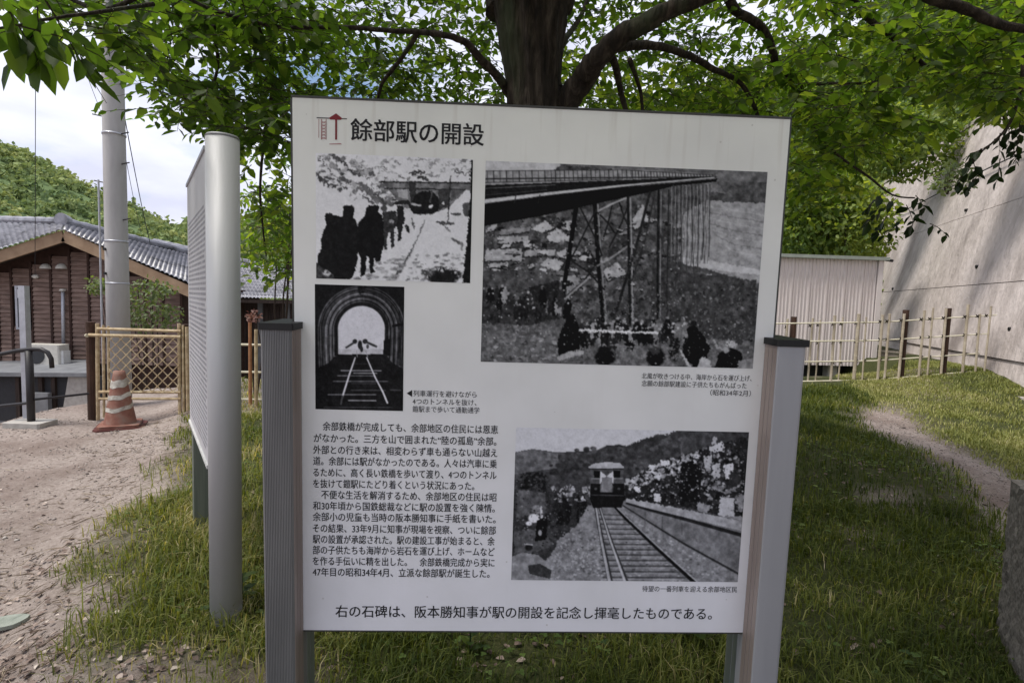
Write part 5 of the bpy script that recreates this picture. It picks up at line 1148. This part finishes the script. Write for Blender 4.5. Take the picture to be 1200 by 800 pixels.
fill([(920, -30), (1210, -30), (1210, 120), (1140, 130), (1080, 130), (1040, 165), (985, 190), (925, 200)], 2.9, 5.0, 860, .072, .5, gap=.44, gs=30)
fill([(920, 180), (985, 180), (975, 240), (925, 250)], 4.2, 5.4, 70, .08, .6)
fill([(655, 60), (930, 80), (930, 142), (655, 128)], 4.0, 6.0, 320, .08, .62, gap=.36, gs=26)
for x, y, Y, dx in ((40, 40, 1.8, -.5), (10, 35, 1.8, .4), (22, 30, 1.75, .2), (75, 42, 2.0, -.3), (95, 45, 2.1, .3), (60, 40, 1.9, .6), (8, 5, 1.7, .2), (44, 8, 1.8, 0)):
    sprout(at(x, y, Y), (dx, .1, -.5), .12, 6, .098, .3, droop=1.4)
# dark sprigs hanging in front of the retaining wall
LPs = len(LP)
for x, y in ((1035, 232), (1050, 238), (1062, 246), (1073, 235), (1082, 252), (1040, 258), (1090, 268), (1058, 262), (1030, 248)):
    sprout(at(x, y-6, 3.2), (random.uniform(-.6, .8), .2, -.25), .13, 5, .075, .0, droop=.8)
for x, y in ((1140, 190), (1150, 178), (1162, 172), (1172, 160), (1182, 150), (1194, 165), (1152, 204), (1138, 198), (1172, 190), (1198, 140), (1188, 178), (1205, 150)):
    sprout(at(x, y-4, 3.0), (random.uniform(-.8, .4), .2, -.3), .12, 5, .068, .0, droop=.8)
LPe = len(LP)
def arr(L_): return np.array([tuple(q) for q in L_])
def emit(name, i0, i1, mat, parent, kind=None):
    V, Fl = leaf_arrays(arr(LP[i0:i1]), arr(LD[i0:i1]), arr(LN_[i0:i1]), np.array(LS[i0:i1])); return np_mesh(name, V, Fl, mat, tint=np.repeat(np.array(LT[i0:i1]), 6), parent=parent, kind=kind)
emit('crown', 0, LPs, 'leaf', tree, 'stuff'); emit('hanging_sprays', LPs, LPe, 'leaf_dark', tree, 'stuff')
twig.build('twigs', 'twig', tree, kind='stuff')
# rest of the crown out of view, added overhead to shade board and mound
n = 34000
cx = rng.uniform(-3.6, 3.2, n); cy = rng.uniform(-1.8, 6.5, n)
keep = (((cx+.2)/3.4)**2+((cy-2.3)/4.1)**2 < 1)
low = np.maximum(2.9, 1.62+.66*np.maximum(cy, 0)+.04*np.abs(cx)*2); cz = low+rng.uniform(0, 1, n)**1.3*2.4
keep &= (fbm(cx*1.1+3, cy*1.1, 3) > .38) & (cz < 7)
# a thinner side towards the path lets light through on the left
keep &= ~((cx < -1.6) & (rng.random(n) < .55))
P = np.stack([cx, cy, cz], -1)[keep]; n = len(P)
V, Fl = leaf_arrays(P, unit(n)+np.array([0, 0, -.4]), unit(n)*.7+np.array([0, 0, 1]), rng.uniform(.08, .13, n))
np_mesh('upper_shade_crown', V, Fl, 'leaf', tint=np.repeat(np.clip(rng.normal(.45, .2, n), 0, 1), 6), parent=tree, kind='stuff')

# ------------------------------------------------------------------ other plants
def shrub(name, label, cat, cpx, cpy, Y, rx, ry, rz, n, size, mat, tint, stems=5, base=None, gap=.35, bz=None):
    c = at(cpx, cpy, Y); bx, by = (c.x, c.y) if base is None else base; o = thing(name, label, cat, (bx, by, gz(bx, by) if bz is None else c.z-bz))
    off = Vector(o.location)
    s_ = MB()
    for k in range(stems):
        e = c+Vector((random.uniform(-rx, rx)*.7, random.uniform(-ry, ry)*.7, random.uniform(-.2, .7)*rz)); b0 = Vector((bx, by, off.z))
        mid_ = b0.lerp(e, .5)+Vector((random.uniform(-.1, .1), 0, .05)); s_.tube([b0-off, mid_-off, e-off], [.018, .012, .005], 6)
    s_.build('stems', 'twig', o)
    u = unit(n)*(rng.random((n, 1))**.45)*np.array([rx, ry, rz]); P = u+np.array(tuple(c)); k = fbm(P[:, 0]*5/max(rx, .3)*.5+P[:, 1], P[:, 2]*3+4, 3) > gap; P = P[k]; u = u[k]; n = len(P)
    V, Fl = leaf_arrays(P-np.array(tuple(off)), unit(n)+np.array([0, 0, -.3])+u*.5, unit(n)*.8+np.array([0, -.3, .8]), rng.uniform(.6, 1.25, n)*size)
    np_mesh('foliage', V, Fl, mat, tint=np.repeat(np.clip(rng.normal(tint, .22, n), 0, 1), 6), parent=o, kind='stuff'); return o
shrub('shrub', 'pale green leafy shrub just right of the utility pole, before the brown house', 'shrub', 178, 358, 9.6, .55, .4, .5, 1500, .075, 'shrub', .5, base=(at(178, 400, 9.6).x, 9.6))
shrub('shrub', 'small spray of pale leaves to the left of the utility pole', 'shrub', 118, 336, 9.4, .24, .2, .18, 220, .075, 'shrub', .75, base=(at(150, 400, 9.5).x, 9.5), stems=3)
shrub('tree', 'light green leafy tree between the silver post and the main board', 'tree', 322, 268, 7.5, .62, .7, .62, 1900, .08, 'leaf', .6, base=(at(330, 400, 7.6).x, 7.6))
shrub('red_leaved_bush', 'small reddish leaved bush above the bamboo fence beside the ribbed post', 'bush', 299, 370, 6.9, .13, .12, .08, 160, .04, 'red_leaf', .5, stems=3)
shrub('bush', 'bright leafy bush growing up behind the beige storage shed', 'bush', 1000, 262, 13.2, 1.05, .8, 1.1, 3600, .14, 'bush', .75, gap=.3)
shrub('bush', 'dense green climber behind the shed roof next to the board edge', 'bush', 945, 240, 13.4, 1.1, .8, 1.5, 4200, .14, 'bush', .5, gap=.25)
shrub('bush', 'green bush crowning the retaining wall below the tree leaves', 'bush', 1060, 165, 14.2, 1.9, .8, 1.0, 4200, .15, 'bush', .6, gap=.3, bz=.9)
shrub('bush', 'drooping pale green weeds rooted in the retaining wall joint', 'bush', 1112, 208, 10.2, .5, .25, .32, 380, .10, 'shrub', .7, stems=4, gap=.35, bz=.3)
shrub('bush', 'leafy bush on the wall top at the upper right corner', 'bush', 1180, 105, 9.8, 1.3, .7, .55, 2200, .14, 'bush', .55, gap=.3, bz=.5)

# broad-leaved weed under the board
def weed(label, px, py, Y, size, n, tint):
    c = at(px, py, Y); z = gz(c.x, c.y); o = thing('weed', label, 'weed', (c.x, c.y, z)); P = []; D = []
    for k in range(n):
        a = k*2.4; h = .02+.12*k/n; P.append((0, 0, h)); D.append((math.cos(a), math.sin(a), .45))
    P = np.array(P); D = np.array(D); V, Fl = leaf_arrays(P, D, np.tile([0, 0, 1.], (n, 1))+.01, np.full(n, size)*rng.uniform(.8, 1.2, n), wid=.3)
    np_mesh('leaves', V, Fl, 'leaf', tint=np.repeat(np.clip(rng.normal(tint, .1, n), 0, 1), 6), parent=o); MB().tube([(0, 0, -.02), (0, 0, .15)], .003, 5).build('stem', 'leaf', o)
weed('broad-leaved green weed under the lower right corner of the main board', 810, 790, 2.15, .085, 8, .6)
weed('leafy weed at the foot of the round silver post', 284, 706, 2.35, .07, 9, .3)
weed('small leafy weed in the grass below the middle of the main board', 550, 788, 2.1, .06, 7, .5)

# ------------------------------------------------------------------ grass, straw, litter
def blades(name, X, Y, h, wd, mat, tint, lean=.55):
    n = len(X); Z = ground_z(X, Y)-.006; a = rng.uniform(0, 2*np.pi, n); d = np.stack([np.cos(a), np.sin(a), np.zeros(n)], -1); s = np.stack([-np.sin(a), np.cos(a), np.zeros(n)], -1)
    b = np.stack([X, Y, Z], -1); up = np.array([0, 0, 1.]); l1 = rng.uniform(.05, lean, n)[:, None]; l2 = l1*rng.uniform(1.4, 2.6, n)[:, None]; h = h[:, None]; w_ = wd[:, None]/2
    m1 = b+up*h*.55+d*h*.5*l1; tip = b+up*h*np.maximum(.25, 1-.35*l2)+d*h*l2
    V = np.stack([b-s*w_, b+s*w_, m1+s*w_*.85, m1-s*w_*.85, tip], 1).reshape(-1, 3); o = (np.arange(n)*5)[:, None]
    Fc = np.concatenate([o+np.array([0, 1, 2]), o+np.array([0, 2, 3]), o+np.array([3, 2, 4])])
    return np_mesh(name, V, Fc, mat, tint=np.repeat(tint, 5), kind='stuff')
def scatter(n, x0, x1, y0, y1, dens):
    X = rng.uniform(x0, x1, n); Y = rng.uniform(y0, y1, n); k = rng.random(n) < dens(X, Y); return X[k], Y[k]
def right_edge(y): return 1.78+.405*y
def mound(X, Y): return grass_cover(X, Y)*(X < right_edge(Y)+.3)*np.clip(fbm(X*3, Y*3, 3)*2.2-.35, .12, 1)
X1, Y1 = scatter(120000, -3.2, 3.6, 1.5, 3.6, mound); X2, Y2 = scatter(120000, -4.5, 5.4, 3.6, 8.8, mound)
X = np.concatenate([X1, X2]); Y = np.concatenate([Y1, Y2]); n = len(X); tuft = fbm(X*2.2+9, Y*2.2, 3)
h = rng.uniform(.03, .10, n)*(.35+tuft*1.4)*(1+.02*Y)
dry = (X < -.6)*.26+(fbm(X*1.6, Y*1.6+7, 3)-.5)*.9
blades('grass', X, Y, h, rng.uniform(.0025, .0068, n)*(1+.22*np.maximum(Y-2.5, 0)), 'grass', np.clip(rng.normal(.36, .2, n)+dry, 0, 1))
def lawnd(X, Y):
    wallx = 7.5+.34*(Y-8)+.1
    return (X > right_edge(Y)+.1)*(X < wallx)*(1-right_path(X, Y)*1.1).clip(0, 1)*np.clip(fbm(X*2, Y*2, 3)*2.4-.5, .1, 1)
X, Y = scatter(200000, 2.8, 8.6, 2.6, 10.6, lawnd); n = len(X)
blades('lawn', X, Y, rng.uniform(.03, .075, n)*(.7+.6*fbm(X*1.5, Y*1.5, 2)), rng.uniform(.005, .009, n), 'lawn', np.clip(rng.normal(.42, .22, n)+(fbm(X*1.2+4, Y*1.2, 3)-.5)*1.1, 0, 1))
# taller clumps standing up at the mound edge
X, Y = scatter(5200, -3.2, -1.1, 1.9, 4.4, lambda X, Y: np.clip(fbm(X*3+1, Y*3, 2)*3-1.3, 0, 1)*(X > -.78-.5*Y)); n = len(X)
blades('grass_clumps', X, Y, rng.uniform(.09, .17, n), rng.uniform(.004, .0065, n), 'grass', np.clip(rng.normal(.6, .14, n), 0, 1), lean=.7)
# clover and small round weeds among the grass
X, Y = scatter(9000, -2.6, 4.2, 1.7, 5.5, lambda X, Y: np.clip(fbm(X*2.7+3, Y*2.7+9, 3)*4-1.9, 0, 1)*(grass_cover(X, Y) > .4)); n = len(X)
hc = rng.uniform(.015, .05, n); Pc = np.repeat(np.stack([X, Y, ground_z(X, Y)+hc], -1), 3, 0); aa = np.repeat(rng.uniform(0, 6.28, n), 3)+np.tile([0, 2.09, 4.19], n)
V, Fl = leaf_arrays(Pc, np.stack([np.cos(aa), np.sin(aa), np.full(3*n, .15)], -1), np.tile([.02, .01, 1.], (3*n, 1))+rng.normal(size=(3*n, 3))*.2, np.repeat(rng.uniform(.010, .022, n), 3), wid=.42)
np_mesh('clover', V, Fl, 'bush', tint=np.repeat(np.repeat(np.clip(rng.normal(.4, .2, n), 0, 1), 3), 6), kind='stuff')
# dry straw lying flat
def strewn(name, n, x0, x1, y0, y1, dens, L0, L1, W0, W1, mat, tm, leafy=False):
    X, Y = scatter(n, x0, x1, y0, y1, dens); n = len(X); Z = ground_z(X, Y)+rng.uniform(.002, .014, n); a = rng.uniform(0, 2*np.pi, n)
    D = np.stack([np.cos(a), np.sin(a), rng.uniform(-.15, .25, n)], -1); Nn = np.stack([rng.uniform(-.6, .6, n), rng.uniform(-.6, .6, n), np.ones(n)], -1)
    V, Fl = leaf_arrays(np.stack([X, Y, Z], -1), D, Nn, rng.uniform(L0, L1, n), wid=rng.uniform(W0, W1, n)[:, None], fold=.4 if leafy else .2)
    return np_mesh(name, V, Fl, mat, tint=np.repeat(np.clip(rng.normal(tm, .25, n), 0, 1), 6), kind='stuff')
strewn('straw', 26000, -4.5, 3.4, 1.5, 6.5, lambda X, Y: .015+.5*np.exp(-((X+.9+.48*Y)/.5)**2)+.25*(grass_cover(X, Y) > .1)*(fbm(X*1.7+2, Y*1.7, 3) > .5)*(X < -.3), .04, .14, .010, .022, 'straw', .55)
strewn('dead_leaves', 34000, -6, -1.2, 1.6, 6.2, lambda X, Y: np.clip(1.0-grass_cover(X, Y), 0, 1)*np.clip(1.15-.62*(Y-1.6)+(fbm(X*2, Y*2, 3)-.5)*1.9, .015, 1), .014, .04, .22, .34, 'litter', .5, True)
strewn('scattered_dead_leaves', 3000, -1.2, 3.5, 1.6, 4.5, lambda X, Y: .25+.5*(fbm(X*2.4, Y*2.4+3, 3) > .58), .02, .045, .25, .34, 'litter', .25, True)
# gravel on both paths
X, Y = scatter(26000, -7, -1.6, 1.8, 7.2, lambda X, Y: (1-grass_cover(X, Y))*np.clip(fbm(X*3, Y*3, 2)*1.6-.4, .1, 1)); XA, YA = scatter(16000, 2.8, 6.2, 2.5, 8.4, lambda X, Y: right_path(X, Y))
X = np.concatenate([X, XA]); Y = np.concatenate([Y, YA]); n = len(X)
oc = np.array([(1, 0, 0), (-1, 0, 0), (0, 1, 0), (0, -1, 0), (0, 0, 1), (0, 0, -1)], float); fo = np.array([(0, 2, 4), (2, 1, 4), (1, 3, 4), (3, 0, 4), (2, 0, 5), (1, 2, 5), (3, 1, 5), (0, 3, 5)])
s = rng.uniform(.002, .0065, n)*(1+.10*Y)*np.where(rng.random(n) < .03, 2.4, 1); Vg = oc[None]*s[:, None, None]*rng.uniform(.6, 1.3, (n, 6, 1))*np.array([1, 1, .6])+np.stack([X, Y, ground_z(X, Y)+s*.2], -1)[:, None]
M['gravel'] = tint_mat('gravel_stone', [(0, (.10, .08, .07)), (.5, (.24, .20, .18)), (1, (.42, .38, .35))], rough=.9)
np_mesh('gravel', Vg.reshape(-1, 3), (fo[None]+(np.arange(n)*6)[:, None, None]).reshape(-1, 3), 'gravel', tint=np.repeat(rng.random(n), 6), kind='stuff')
